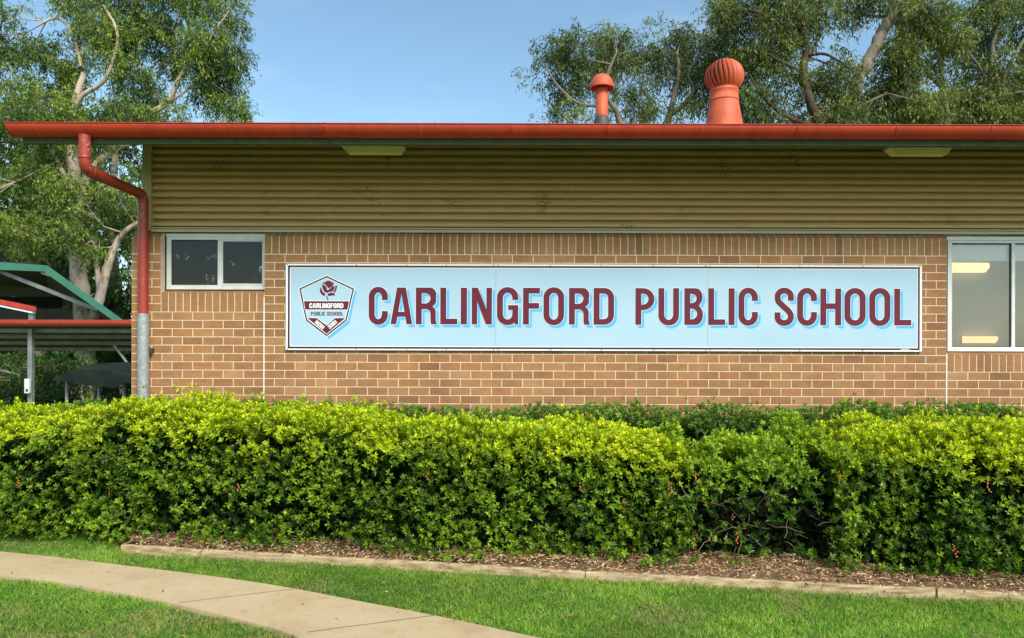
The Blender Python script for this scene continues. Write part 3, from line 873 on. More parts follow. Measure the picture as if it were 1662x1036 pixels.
mb = MB(); zc = qz(570, 8.42)
mb.box(xg+.05, xg+.09, 8.42, 8.50, zc-.022, zc+.022, M['boot'], .002)
mb.build('pipe_bracket', dp)

# windows
FY = 8.62
def fz(py, Y=FY): return CAMZ+(HY-py)/F*Y
def fx(px, Y=FY): return (px-CX)/F*Y
def frame_rect(mb, x0, x1, z0, z1, w, y0, y1, mat):
    mb.box(x0, x0+w, y0, y1, z0, z1, mat, .002); mb.box(x1-w, x1, y0, y1, z0, z1, mat, .002)
    mb.box(x0+w, x1-w, y0+.001, y1, z1-w, z1, mat, .002); mb.box(x0+w, x1-w, y0+.001, y1, z0, z0+w, mat, .002)
# left window
mb = MB()
X0, X1, Z0, Z1 = fx(269.8), cj1-.002, fz(471.5), fz(383.5)
frame_rect(mb, X0, X1, Z0, Z1, .052, FY, FY+.06, M['frame'])
xm = fx(355.5)
mb.box(xm-.022, xm+.022, FY+.006, FY+.05, Z0+.052, Z1-.052, M['frame'], .002)
mb.box(X0-.002, fx(435), FY-.012, FY-.001, Z1-.02, Z1+.022, M['frame'], .003)
win = mb.build('sliding_window', bld); tag(win, 'small left window with dark panes')
mb = MB(); frame_rect(mb, xm+.022, X1-.052, Z0+.056, Z1-.054, .016, FY+.012, FY+.03, M['frame'])
frame_rect(mb, X0+.053, xm-.022, Z0+.054, Z1-.054, .009, FY+.022, FY+.035, M['seal']); mb.build('sash', win)
mb = MB(); mb.box(X0+.05, xm, FY+.030, FY+.034, Z0+.05, Z1-.05, M['glass_dark']); mb.build('pane', win)
mb = MB(); mb.box(xm, X1-.05, FY+.020, FY+.024, Z0+.05, Z1-.05, M['glass_dark']); mb.build('pane', win)
o = sill(wl0, cj1, wz(476.5), bed(7)+.0, Z0-.002, 'brick_sill', win, FY+.06)
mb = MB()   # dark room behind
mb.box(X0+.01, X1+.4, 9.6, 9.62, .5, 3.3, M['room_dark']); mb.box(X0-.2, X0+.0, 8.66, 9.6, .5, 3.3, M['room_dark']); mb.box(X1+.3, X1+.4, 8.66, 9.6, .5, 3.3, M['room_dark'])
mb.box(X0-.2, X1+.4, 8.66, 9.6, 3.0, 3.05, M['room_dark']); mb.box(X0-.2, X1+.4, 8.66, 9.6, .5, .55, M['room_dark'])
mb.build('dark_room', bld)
# right window
mb = MB()
X0, X1, Z0, Z1 = fx(1538)-.0, fx(1897), fz(568.5), fz(385.5)
frame_rect(mb, X0, X1, Z0, Z1, .052, FY, FY+.06, M['frame'])
xm = fx(1645.5); xm2 = fx(1790)
for q_ in (xm, xm2): mb.box(q_-.022, q_+.018, FY+.006, FY+.05, Z0+.052, Z1-.052, M['frame'], .002)
mb.box(X0-.02, X1+.04, FY-.012, FY-.001, Z1-.02, Z1+.026, M['frame'], .003)
win2 = mb.build('sliding_window', bld); tag(win2, 'large right window with pale panes and white blind')
mb = MB()
for a_, b_ in ((X0+.052, xm-.022), (xm+.018, xm2-.022), (xm2+.018, X1-.052)): frame_rect(mb, a_, b_, Z0+.053, Z1-.054, .011, FY+.022, FY+.035, M['seal'])
mb.build('sash', win2)
for a_, b_ in ((X0+.05, xm-.01), (xm, xm2-.01), (xm2, X1-.05)):
    mb = MB(); mb.box(a_, b_, FY+.030, FY+.034, Z0+.05, Z1-.05, M['glass']); mb.build('pane', win2)
mb = MB(); zbl = CAMZ+(HY-420.5)/F*8.70
mb.box(X0+.01, X1-.01, 8.69, 8.696, zbl, Z1-.01, M['blind']); mb.box(X0+.01, X1-.01, 8.686, 8.70, zbl-.012, zbl+.002, M['blind'], .003)
mb.build('roller_blind', win2)
sill(cj2+.006, wr1, wz(573.6), bed(14), Z0-.002, 'brick_sill', win2, FY+.06)
mb = MB()
RB = 10.1
mb.box(X0-.5, X1+.6, RB, RB+.02, .3, 3.4, M['room']); mb.box(X0-.5, X0-.45, 8.66, RB, .3, 3.4, M['room']); mb.box(X1+.55, X1+.6, 8.66, RB, .3, 3.4, M['room'])
mb.box(X0-.5, X1+.6, 8.66, RB, 3.2, 3.25, M['room']); mb.box(X0-.5, X1+.6, 8.66, RB, .3, .35, M['room'])
mb.build('classroom', bld)
def fluoro(pxa, pxb, pya, pyb, label):
    Y = RB-.07
    xa_, xb_ = (pxa-CX)/F*Y, (pxb-CX)/F*Y; za, zb_ = CAMZ+(HY-pyb)/F*Y, CAMZ+(HY-pya)/F*Y
    c = empty('fluorescent_light', ((xa_+xb_)/2, RB-.001, (za+zb_)/2), label, 'light', 'fluorescent lights behind the right window')
    mb = MB(); h = zb_-za
    mb.prism([(xa_, za), (xb_-h*.45, za), (xb_, za+h*.55), (xb_-.01, zb_), (xa_, zb_)], Y-.03, Y+.035, M['lamp']); mb.build('diffuser', c)
    mb = MB(); mb.box(xa_+.01, xb_-.02, Y+.036, RB-.002, za+.01, zb_-.01, M['lamp_case']); mb.build('mount', c)
fluoro(1500, 1604, 425, 440.5, 'warm lit fluorescent light near the top of the right window')
fluoro(1564, 1618, 544, 555, 'small warm lit fluorescent light near the bottom of the right window')

# roof vents
rootY = 8.35
ppm = F/rootY
rzv = rz(rootY)+.14
vx = (1174.0-CX)/ppm
def vz(py): return CAMZ+(HY-py)/ppm
mb = MB()
mb.lathe(vx, rootY, [(.228, rzv-.065), (.205, vz(200)), (.162, vz(166)), (.160, vz(165)), (.166, vz(164.6)), (.166, vz(162)), (.160, vz(161.6)), (.158, vz(150)), (.163, vz(149)), (.163, vz(147)), (.155, vz(146)), (.15, vz(143))], M['orange'], 36)
vent = mb.build('roof_ventilator', bld)
mb = MB(); cz_ = (vz(96)+vz(152))/2; rv = (vz(96)-vz(152))/2; rh = .218; nv = 26
for k in range(nv):
    vs = []; m_ = 14
    for i in range(m_+1):
        ph = -1.18+(1.18+1.38)*i/m_
        tw = .35*(1-math.cos((i/m_-.5)*2))*0-.16*math.sin(ph)
        rr = rh*math.cos(ph); z = cz_+rv*math.sin(ph)
        a = 2*math.pi*k/nv+tw; p_ = 2*math.pi/nv
        ins = .062*math.cos(ph)
        vs += [(vx+(rr+.004)*math.cos(a), rootY+(rr+.004)*math.sin(a), z), (vx+(rr+.001)*math.cos(a-.62*p_), rootY+(rr+.001)*math.sin(a-.62*p_), z), (vx+(rr-ins)*math.cos(a-1.12*p_), rootY+(rr-ins)*math.sin(a-1.12*p_), z)]
    fs = []
    for i in range(m_):
        b = i*3; fs += [(b, b+1, b+4, b+3), (b+1, b+2, b+5, b+4)]
    mb.add(vs, fs, M['orange'], True)
mb.lathe(vx, rootY, [(.0, cz_+rv+.002), (.03, cz_+rv+.001), (.06, cz_+rv*.965)], M['orange'], 24)
mb.lathe(vx, rootY, [(.150, vz(143)), (.158, vz(147)), (.15, vz(149))], M['orange'], 30)
mb.lathe(vx, rootY, [(.10, vz(150)), (.10, vz(105)), (.0, vz(104))], M['boot'], 16)  # dark core added to deepen the shade between the vanes
mb.build('turbine_head', vent)
px_ = (975.5-CX)/ppm
mb = MB()
mb.lathe(px_, rootY, [(.0695, vz(191)), (.0695, vz(136)), (.0, vz(135))], M['orange'], 26)
vp = mb.build('vent_pipe', bld)
mb = MB(); mb.lathe(px_, rootY, [(.12, rzv-.1), (.088, vz(196)), (.080, vz(190.5)), (.0697, vz(189))], M['boot'], 22); mb.build('rubber_boot', vp)
mb = MB()
capc = (975.8-CX)/ppm; zc0 = vz(142.5); zc1 = vz(121)
mb.lathe(capc, rootY, [(.126, zc0-.006), (.134, zc0-.008), (.136, zc0), (.132, zc0+.045), (.115, zc0+.09), (.09, zc0+.125), (.06, zc0+.145), (.0, zc0+.153)], M['orange'], 30)
mb.lathe(capc, rootY, [(.126, zc0-.006), (.122, zc0+.04), (.07, zc0+.05)], M['orange'], 30)
mb.build('cowl', vp)

# eave lights
def eave_light(pxa, pxb, label, first=None):
    Y = 8.02; X0, X1 = fx(pxa, Y), fx(pxb, Y); zt = rz(Y)-.006; zb2 = fz(249.8, Y)
    if first is not None:
        r = first.copy(); COL.objects.link(r); r.location = ((X0+X1)/2, Y, zt); r['label'] = label
        for ch in first.children:
            c = ch.copy(); COL.objects.link(c); c.parent = r
        return r
    r = empty('eave_light', ((X0+X1)/2, Y, zt), label, 'light', 'lights under the eave')
    mb = MB()
    mb.box(X0, X1, Y-.05, Y+.10, zt-.024, zt-.003+.0, M['lamp_case'], .003); mb.build('housing', r)
    mb = MB()
    a, b, c, d = X0+.012, X1-.012, X0+.07, X1-.05
    y0, y1 = Y-.045, Y+.09; zu = zt-.0245
    vs = [(a, y0, zu), (b, y0, zu), (b, y1, zu), (a, y1, zu), (c, y0+.012, zb2), (d, y0+.012, zb2), (d, y1-.012, zb2), (c, y1-.012, zb2)]
    mb.add(vs, [(0,1,5,4),(1,2,6,5),(2,3,7,6),(3,0,4,7),(4,5,6,7)], M['diffuser']); mb.build('diffuser', r)
    return r
el = eave_light(554, 656, 'yellowed eave light above the left part of the sign')
eave_light(1440, 1542, 'yellowed eave light near the right end, left of the big window', el)

# ------------------------------------------------------------ sign
SY = 8.465
sg = F/SY
def sx(px): return (px-CX)/sg
def sz_(py, px=831): return CAMZ+(HY-(py-(px-CX)*.00295))/sg      # photograph slopes slightly: remove it
sign = empty('school_sign', (sx(980), WY, sz_(500)), 'long pale blue school name board with maroon letters on the brick wall', 'sign')
ZT, ZBm = sz_(429.2), sz_(569.5)
xe = [463.3, 804.5, 1148.5, 1496.5]
for i in range(3):
    mb = MB(); a, b = sx(xe[i])+(.001 if i else 0), sx(xe[i+1])-(.001 if i < 2 else 0)
    mb.box(a, b, SY+.004, WY-.004, ZBm, ZT, M['sign_edge'])
    yy = SY+.0032
    mb.add([(a+.001, yy, ZBm+.001), (b-.001, yy, ZBm+.001), (b-.001, yy, ZT-.001), (a+.001, yy, ZT-.001)], [(0, 1, 2, 3)], M['sign_blue'])
    mb.build('panel', sign)
mb = MB()
xL, xR = sx(463.3), sx(1496.5)
def ring(mb, l, t, r, b, w, y, mat):     # l,t,r,b insets in px
    X0, X1, Z1_, Z0_ = xL+l/sg, xR-r/sg, ZT-t/sg, ZBm+b/sg; w = w/sg
    v = [(X0, y, Z0_), (X1, y, Z0_), (X1, y, Z1_), (X0, y, Z1_), (X0+w, y, Z0_+w), (X1-w, y, Z0_+w), (X1-w, y, Z1_-w), (X0+w, y, Z1_-w)]
    mb.add(v, [(0,1,5,4),(1,2,6,5),(2,3,7,6),(3,0,4,7)], mat)
ring(mb, .5, .4, .5, .4, 3.0, SY+.0024, M['sign_white'])
ring(mb, 3.6, 2.6, 3.6, 2.6, 4.4, SY+.0018, M['sign_white'])
ring(mb, 3.7, 2.7, 3.7, 2.7, 3.1, SY+.0012, M['sign_border'])
x0_, x1_ = sx(1462), sx(1476)
mb.add([(x0_, SY+.0006, ZBm+3.6/sg), (x1_, SY+.0006, ZBm+3.6/sg), (x1_, SY+.0006, ZBm+4.6/sg), (x0_, SY+.0006, ZBm+4.6/sg)], [(0,1,2,3)], M['sign_white'])
mb.build('border', sign)
# screws
scm = None
def screw(px, top):
    global scm
    x = sx(px); z = ZT-.012 if top else ZBm+.012
    if scm is None:
        mb = MB(); mb.lathe(0, 0, [(.0, .004), (.004, .0035), (.006, .001), (.0065, 0)], M['screw'], 10)
        o = mb.build('screw'); scm = o; o.rotation_euler = (R(90), 0, 0)
    else:
        o = scm.copy(); COL.objects.link(o)
    o.parent = sign; w = world_loc(sign); o.location = (x-w.x, SY+.002-w.y, z-w.z)
for px in (466, 578, 660, 724, 801, 808, 893, 976, 1060, 1145, 1152, 1230, 1298, 1400, 1493):
    screw(px, True); screw(px+.4, False)

def arc(cx, cy, rx, ry, a0, a1, n=10):
    return [(cx+rx*math.cos(R(a0+(a1-a0)*k/n)), cy+ry*math.sin(R(a0+(a1-a0)*k/n))) for k in range(n+1)]
def glyph(ch, w, t):
    """loops (outer first) of a condensed bold capital of height 1 and width w"""
    h = t*.95; ov = .018; rx, ry = w/2, .27; ix, iy = w/2-t, .27-h*.75
    if ch == 'I': return [[(0,0),(w,0),(w,1),(0,1)]]
    if ch == 'L': return [[(0,0),(w,0),(w,h),(t,h),(t,1),(0,1)]]
    if ch == 'F': return [[(0,0),(t,0),(t,.435),(w*.95,.435),(w*.95,.435+h),(t,.435+h),(t,1-h),(w,1-h),(w,1),(0,1)]]
    if ch == 'H': return [[(0,0),(t,0),(t,.445),(w-t,.445),(w-t,0),(w,0),(w,1),(w-t,1),(w-t,.445+h),(t,.445+h),(t,1),(0,1)]]
    if ch == 'N': return [[(0,0),(t*.92,0),(t*.92,.63),(w-t*1.02,0),(w,0),(w,1),(w-t*.92,1),(w-t*.92,.40),(t*1.05,1),(0,1)]]
    if ch == 'A':
        ap = .115*w/.57; tb = t*.98
        def xi(y): return tb+(w/2-tb)*y/.87
        return [[(0,0),(tb,0),(xi(.205),.205),(w-xi(.205),.205),(w-tb,0),(w,0),(w/2+ap,1),(w/2-ap,1)], [(xi(.335),.335),(w-xi(.335),.335),(w/2,.83)]]
    if ch == 'O':
        o = arc(w/2, 1+ov-ry, rx, ry, 0, 180, 16)+arc(w/2, ry-ov, rx, ry, 180, 360, 16)
        i = arc(w/2, 1+ov-h-iy, ix, iy, 0, 180, 14)+arc(w/2, iy+h-ov, ix, iy, 180, 360, 14)
        return [o, i]
    if ch == 'C':
        return [[(w, .66)]+arc(w/2, 1+ov-ry, rx, ry, 0, 180, 16)+arc(w/2, ry-ov, rx, ry, 180, 360, 16)+[(w, .355), (w-t, .355)]
                + arc(w/2, iy+h-ov, ix, iy, 360, 180, 14)+arc(w/2, 1+ov-h-iy, ix, iy, 180, 0, 14)+[(w-t, .66)]]
    if ch == 'G':
        return [[(w, .67)]+arc(w/2, 1+ov-ry, rx, ry, 0, 180, 16)+arc(w/2, ry-ov, rx, ry, 180, 312, 12)+[(w-t*.58, 0), (w, 0), (w, .525), (w*.53, .525), (w*.53, .525-h*.85), (w-t, .525-h*.85)]
                + arc(w/2, iy+h-ov, ix, iy, 360, 180, 14)+arc(w/2, 1+ov-h-iy, ix, iy, 180, 0, 14)+[(w-t, .67)]]
    if ch == 'U':
        return [[(0, 1)]+arc(w/2, ry-ov, rx, ry, 180, 360, 16)+[(w, 1), (w-t, 1)]+arc(w/2, iy+h-ov, ix, iy, 360, 180, 14)+[(t, 1)]]
    def bowl(x0, top, bot, xr, inset=0):
        r = (top-bot)/2-inset; c = (top+bot)/2; rr = min(xr-x0-inset, r*1.05)
        return arc(xr-inset-rr, c, rr, r, -90, 90, 14)
    if ch == 'P':
        o = [(0, 0), (t, 0), (t, .40)]+bowl(0, 1, .40, w)+[(0, 1)]
        i = [(t, .40+h)]+bowl(t, 1-h, .40+h, w-t)+[(t, 1-h)]
        return [o, i]
    if ch == 'R':
        o = [(0, 0), (t, 0), (t, .415), (w*.52, .415), (w-t*1.25, .37), (w-t*1.12, .29), (w-t*1.10, .09), (w-t*1.0, 0), (w, 0), (w-.02, .05), (w-.035, .12), (w-.035, .36), (w-.07, .44), (w-.13, .485), (w-.06, .54), (w-.025, .61)]
        o += arc(w-.02-.17, .80, .17, .20, -20, 90, 10)+[(0, 1)]
        i = [(t, .415+h)]+bowl(t, 1-h, .415+h, w-.02-t)+[(t, 1-h)]
        return [o, i]
    if ch == 'B':
        o = [(0, 0)]+arc(w-.20, .27, .20, .27, -90, 50, 10)+[(w-.11, .525)]+arc(w-.20, .76, .185, .24, -40, 90, 10)+[(0, 1)]
        i1 = [(t, h)]+bowl(t, .445, h, w-t)+[(t, .445)]
        i2 = [(t, .445+h)]+bowl(t, 1-h, .445+h, w-t-.015)+[(t, 1-h)]
        return [o, i1, i2]
    if ch == 'D':
        o = [(0, 0)]+arc(w-.26, .27, .26, .27, -90, 0, 10)+arc(w-.26, .73, .26, .27, 0, 90, 10)+[(0, 1)]
        q_ = .26-t*.9
        i = [(t, h)]+arc(w-t-q_, .27, q_, .27-h, -90, 0, 10)+arc(w-t-q_, .73, q_, .27-h, 0, 90, 10)+[(t, 1-h)]
        return [o, i]
    if ch == 'S':
        hx_ = w/2-t/2; q = .235-h/2
        c = [(w-t/2, .665)]+arc(w/2, 1+ov-.235, hx_, q, 0, 180, 14)
        c += [(t/2+.004, .70), (t/2+.03, .635), (w*.36, .56), (w*.52, .48), (w*.70, .40), (w-t/2-.03, .335), (w-t/2-.004, .28)]
        c += arc(w/2, .235-ov, hx_, q, 0, -180, 14)+[(t/2, .345)]
        L_, R_ = [], []
        for i, p in enumerate(c):
            a = c[max(i-1, 0)]; b = c[min(i+1, len(c)-1)]; dx, dy = b[0]-a[0], b[1]-a[1]
            if i in (0, len(c)-1): dx, dy = 0, (1 if i == 0 else 1)
            l = math.hypot(dx, dy); nx_, ny2 = -dy/l, dx/l
            L_.append((p[0]+nx_*t/2, p[1]+ny2*t/2)); R_.append((p[0]-nx_*t/2, p[1]-ny2*t/2))
        return [L_+R_[::-1]]
def area(l): return sum(l[i][0]*l[(i+1) % len(l)][1]-l[(i+1) % len(l)][0]*l[i][1] for i in range(len(l)))/2
def clean(l):
    o = []
    for p in l:
        if not o or math.hypot(p[0]-o[-1][0], p[1]-o[-1][1]) > 1e-4: o.append(p)
    if math.hypot(o[0][0]-o[-1][0], o[0][1]-o[-1][1]) < 1e-4: o.pop()
    return o
def orient(loops):
    r = []
    for k, l in enumerate(loops):
        l = clean(l); a = area(l)
        if (k == 0 and a < 0) or (k > 0 and a > 0): l = l[::-1]
        r.append(l)
    return r
def grow(l, d):
    n = len(l); o = []
    for i in range(n):
        p0, p, p1 = l[i-1], l[i], l[(i+1) % n]
        ax_, ay = p[0]-p0[0], p[1]-p0[1]; bx, by = p1[0]-p[0], p1[1]-p[1]
        la, lb = math.hypot(ax_, ay), math.hypot(bx, by)
        n1 = (ay/la, -ax_/la); n2 = (by/lb, -bx/lb)
        mx_, my_ = n1[0]+n2[0], n1[1]+n2[1]; q = 1+n1[0]*n2[0]+n1[1]*n2[1]
        q = max(q, .55)
        o.append((p[0]+mx_/q*d, p[1]+my_/q*d))
    return o
def flat(mb, loops, y, mat, tf):
    """loops in glyph space, tf -> (X,Z)"""
    tr = tessellate_polygon([[Vector((p[0], p[1], 0)) for p in l] for l in loops])
    allp = [p for l in loops for p in l]
    vs = [(tf(p)[0], y, tf(p)[1]) for p in allp]
    mb.add(vs, [tuple(t) for t in tr], mat)
def letter(mb, shadow, ch, pxa, pxb, y0, y1):
    """pixels on the photograph: left, right, top, bottom"""
    hgt = y1-y0; w = (pxb-pxa)/hgt; t = .158 if ch != 'I' else w
    L_ = orient(glyph(ch, w, t))
    X0 = sx(pxa); Zb = sz_(y1, (pxa+pxb)/2); k = hgt/sg
    def tf(p): return X0+p[0]*k, Zb+p[1]*k
    def tfs(p): return X0+p[0]*k+4.4/sg, Zb+p[1]*k-4.6/sg
    flat(shadow, [grow(l, .006) for l in L_], SY+.0022, M['sign_sky'], tfs)
    flat(mb, [grow(l, .015) for l in L_], SY+.0012, M['sign_white'], tf)
    flat(mb, [grow(l, .004) for l in L_], SY+.0004, M['sign_dark'], tf)
    flat(mb, [grow(l, -.010) for l in L_], SY-.0004, M['sign_maroon'], tf)
words = [('CARLINGFORD', [(598.4, 629.2), (633.8, 668.9), (674.9, 709.1), (714.6, 742.1), (747.8, 757.7), (765.7, 798.1), (806.6, 840.9), (848.9, 876.1), (882.1, 915.3), (923.5, 957.4), (963.5, 996.4)]),
         ('PUBLIC', [(1031.3, 1061.9), (1068.6, 1101.9), (1110.8, 1140.8), (1149.5, 1176.9), (1182.5, 1192.1), (1198.6, 1229.9)]),
         ('SCHOOL', [(1257.2, 1288.2), (1293.8, 1325.7), (1331.5, 1365), (1370.6, 1404.7), (1411, 1444.9), (1451.4, 1479)])]
for word, ext in words:
    mb = MB(); sh = MB()
    for ch, (a, b) in zip(word, ext):
        c = (a+b)/2; sl = (c-780)*.0026
        letter(mb, sh, ch, a, b, 467.3+sl, 526.6+sl)
    o = mb.build('lettering', sign); sh.build('letter_shadow', o)
# crest
def cp(u, v): return sx(470+u/7.967), sz_(430+v/7.969, 531)
def cflat(mb, loops, y, mat): flat(mb, [l for l in orient(loops)], y, mat, lambda p: cp(p[0], -p[1]))
def neg(l): return [(x, -y) for x, y in l]
shield = [(477, 143), (833, 308), (738, 722), (478, 925), (210, 722), (122, 308)]
cr = MB()
sh_o = orient([neg(shield)])[0]
flat(cr, [[(x+32, y-36) for x, y in sh_o]], SY+.0022, M['sign_sky'], lambda p: cp(p[0], -p[1]))
flat(cr, [grow(sh_o, 9)], SY+.0012, M['sign_white'], lambda p: cp(p[0], -p[1]))
flat(cr, [sh_o], SY+.0004, M['sign_dark'], lambda p: cp(p[0], -p[1]))
flat(cr, [grow(sh_o, -20)], SY-.0002, M['sign_white'], lambda p: cp(p[0], -p[1]))
flat(cr, [grow(sh_o, -26)], SY-.0006, M['sign_blue'], lambda p: cp(p[0], -p[1]))
crest = cr.build('crest', sign)
mb = MB()
def ribbon(mb, pts):
    l = orient([neg(pts)])[0]
    flat(mb, [grow(l, 7)], SY-.0008, M['sign_white'], lambda p: cp(p[0], -p[1]))
    flat(mb, [l], SY-.0012, M['sign_dark'], lambda p: cp(p[0], -p[1]))
    flat(mb, [grow(l, -5)], SY-.0016, M['sign_maroon'], lambda p: cp(p[0], -p[1]))
ribbon(mb, [(182, 470), (768, 470), (748, 580), (202, 580)])
ribbon(mb, [(228, 688), (350, 688), (478, 784), (585, 688), (718, 688), (480, 893)])
mb.build('ribbon', crest)
mb = MB()
petals = [[(420, 232), (455, 226), (478, 210), (500, 204), (530, 212), (548, 230), (560, 222), (572, 234), (566, 252), (540, 288), (497, 305), (480, 280), (460, 255), (430, 243)],
          [(418, 252), (448, 262), (472, 285), (484, 325), (494, 328), (530, 298), (574, 262), (580, 300), (560, 342), (520, 350), (474, 366), (445, 345), (424, 305)],
          [(404, 285), (413, 320), (432, 355), (464, 378), (450, 405), (425, 395), (407, 378), (390, 350), (392, 308)],
          [(590, 272), (614, 264), (607, 310), (592, 350), (580, 360), (567, 348), (586, 305)],
          [(488, 377), (530, 358), (568, 362), (584, 380), (584, 402), (555, 393), (520, 407), (492, 397)]]
for l in petals:
    q_ = orient([neg(l)])[0]
    flat(mb, [q_], SY-.0010, M['sign_maroon'], lambda p: cp(p[0], -p[1]))
flat(mb, [orient([neg([(470, 402), (484, 402), (503, 462), (490, 462)])])[0]], SY-.0010, M['sign_dark'], lambda p: cp(p[0], -p[1]))
mb.build('rose', crest)
mb = MB()
def small(mb, txt, u0, u1, vt, vb, mat, ang=0, origin=None, gap=.07, y=SY-.0022, fat=.0):
    hgt = vb-vt; wds = {'I': .17, 'L': .42, 'F': .44, 'A': .56, 'N': .52, ' ': .22, 'S': .5, 'B': .5}
    ws = [wds.get(c, .52) for c in txt]; tot = sum(ws)+gap*(len(txt)-1); k = (u1-u0)/tot/hgt
    x = 0; ca, sa = math.cos(R(ang)), math.sin(R(ang))
    for c, w in zip(txt, ws):
        if c != ' ':
            for l_ in [0]:
                L_ = [grow(l, fat) for l in orient(glyph(c, w, .17))]
                def tf(p):
                    X_ = (x+p[0])*hgt*k; Z_ = p[1]*hgt
                    X2 = u0+X_*ca-Z_*sa if ang else u0+X_; V2 = vb-(X_*sa+Z_*ca) if ang else vb-Z_
                    return cp(X2, V2)
                flat(mb, L_, y, mat, tf)
        x += w+gap
small(mb, 'CARLINGFORD', 255, 693, 498, 558, M['sign_white'], fat=.012)
mb.build('crest_lettering', crest); mb = MB()
small(mb, 'PUBLIC SCHOOL', 276, 690, 608, 656, M['sign_dark'])
mb.build('crest_lettering', crest); mb = MB()
small(mb, 'NON', 322, 322+132, 700, 752, M['sign_white'], ang=-40)
mb.build('crest_lettering', crest); mb = MB()
small(mb, 'SIBI', 520, 520+128, 780, 832, M['sign_white'], ang=40)
mb.build('crest_lettering', crest)

# ------------------------------------------------------------ left yard structures
def base_z(Y): return float(terrain(np.array(0.), np.array(float(Y))))
# covered walkway with red gutter
Yw = 16.0
wk = empty('covered_walkway', (P(50, 560, Yw)[0], Yw+2, base_z(Yw)), 'low covered walkway with dark red gutter and steel posts left of the brick building', 'walkway')
xl_, xr_ = -19.0, P(214, 0, Yw)[0]+1.6
mb = MB(); z1 = P(0, 521.5, Yw)[2]; z0 = P(0, 532.5, Yw)[2]
mb.extrude_x([(Yw, z0), (Yw-.10, z0+.02), (Yw-.13, z0+.07), (Yw-.13, z1-.01), (Yw-.12, z1), (Yw, z1-.02)], xl_, xr_, M['pipe']); mb.build('gutter', wk)
Yr = 20.0; zr0 = z0-.01; zr1 = P(0, 571, Yr)[2]
mb = MB(); n = int((xr_-xl_)/.09); vs = []; zf = lambda Y: zr0+(zr1-zr0)*(Y-Yw)/(Yr-Yw)
for i in range(n*4+1):
    x = xl_+i*.0225; w = .010*math.cos(i*math.pi/2)
    for Y in (Yw+.0, Yr): vs.append((x, Y, zf(Y)+w+.05))
mb.add(vs, [(2*i, 2*i+2, 2*i+3, 2*i+1) for i in range(n*4)], M['under_pale'], True); mb.build('roof_sheet', wk)
for Y in (16.4, 17.3, 18.4, 19.6):
    mb = MB(); mb.box(xl_, xr_, Y, Y+.05, zf(Y)-.06, zf(Y)+.03, M['steel']); mb.build('purlin', wk)
mb = MB(); mb.box(xl_, xr_, Yr+.01, Yr+.06, zr1-.02, zr1+.55, M['under']); mb.build('back_beam', wk)
for px in (50.5, -150, 226):
    X0 = P(px, 0, 16.25)[0]; mb = MB(); mb.box(X0-.05, X0+.05, 16.2, 16.3, base_z(16.2)-.05, zf(16.25)-.0, M['steel'], .004); mb.build('post', wk)
mb = MB(); a_ = P(185, 562, 16.6); b_ = P(222, 612, 16.6); mb.tube([a_, b_], .035, M['steel'], 8); mb.build('brace', wk)
# noticeboard box on the post
mb = MB(); x, _, z = P(46, 629, 16.12)
mb.box(x-.06, x+.05, 16.07, 16.15, z-.16, z+.16, M['white'], .008); mb.box(x-.02, x+.03, 16.06, 16.069, z-.12, z-.06, M['boot'])
tag(mb.build('switch_box', loc=(x, 16.1, z)), 'small white box fixed to the grey walkway post above the hedge', 'box')
# small awning with red edge
Ya = 16.8
aw = empty('red_edged_awning', (P(0, 0, Ya)[0], Ya+1, base_z(Ya)), 'small awning with bright red sloping edge above the walkway roof at far left', 'awning')
pa = [P(-180, 452.5, Ya), P(57, 500, Ya), P(57, 508, Ya), P(-180, 461, Ya)]
mb = MB(); mb.prism([(p[0], p[2]) for p in pa], Ya, Ya+.04, M['red']); mb.build('barge_board', aw)
pb = [P(-180, 461.5, Ya), P(52, 508.5, Ya), P(52, 511, Ya), P(-180, 464, Ya)]
mb = MB(); mb.prism([(p[0], p[2]) for p in pb], Ya+.005, Ya+.12, M['white']); mb.build('roof_sheet', aw)
mb = MB(); x = P(51, 0, Ya+.1)[0]; mb.box(x-.05, x+.05, Ya+.06, Ya+.16, z1-.0, P(0, 509, Ya)[2], M['steel'], .003); mb.build('post', aw)
# green edged shelter
Yg = 21.0
sh = empty('green_roofed_shelter', (P(0, 0, Yg)[0], Yg+3, base_z(Yg)), 'large open shelter with green barge capping and dark ribbed roof at far left', 'shelter')
def pg(px, py, Y=Yg): p = P(px, py, Y); return (p[0], p[2])
outer_ = [pg(-260, 413), pg(0, 428), pg(75, 433), pg(202, 524), pg(330, 615)]; inner_ = [pg(318, 617), pg(186, 524), pg(70, 443), pg(0, 440.5), pg(-260, 426)]
mb = MB(); mb.prism(outer_+inner_, Yg, Yg+.05, M['barge_green']); mb.build('barge_capping', sh)
mb = MB()
SK = .62
def slope(a, b, Y0, Y1, nrib):
    vs = []; fs = []
    for j in range(nrib*4+1):
        Y = Y0+(Y1-Y0)*j/(nrib*4); w = .03*(1 if j % 4 < 2 else -1)
        vs += [(a[0]-SK*(Y-Yg), Y, a[1]+w), (b[0]-SK*(Y-Yg), Y, b[1]+w)]
    fs = [(2*j, 2*j+1, 2*j+3, 2*j+2) for j in range(nrib*4)]
    mb.add(vs, fs, M['under'])
ys1 = Yg+7
for a, b in ((pg(-260, 421), pg(0, 434)), (pg(0, 434), pg(72, 438)), (pg(72, 438), pg(194, 524)), (pg(194, 524), pg(325, 616))): slope(a, b, Yg+.05, ys1, 9)
mb.build('roof_sheet', sh)
mb = MB(); 
for k in range(9):
    z_a = 1.2+k*.45; mb.box(-32, pg(190, 0)[0]-SK*(ys1-Yg)-.1-k*.36, ys1-.05+.03*(k % 2), ys1+.02, z_a, z_a+.44, M['under' if k % 2 else 'canvas'])
mb.build('added_dark_infill', sh)  # dark striped infill, added to close off daylight behind the roof
mb = MB()
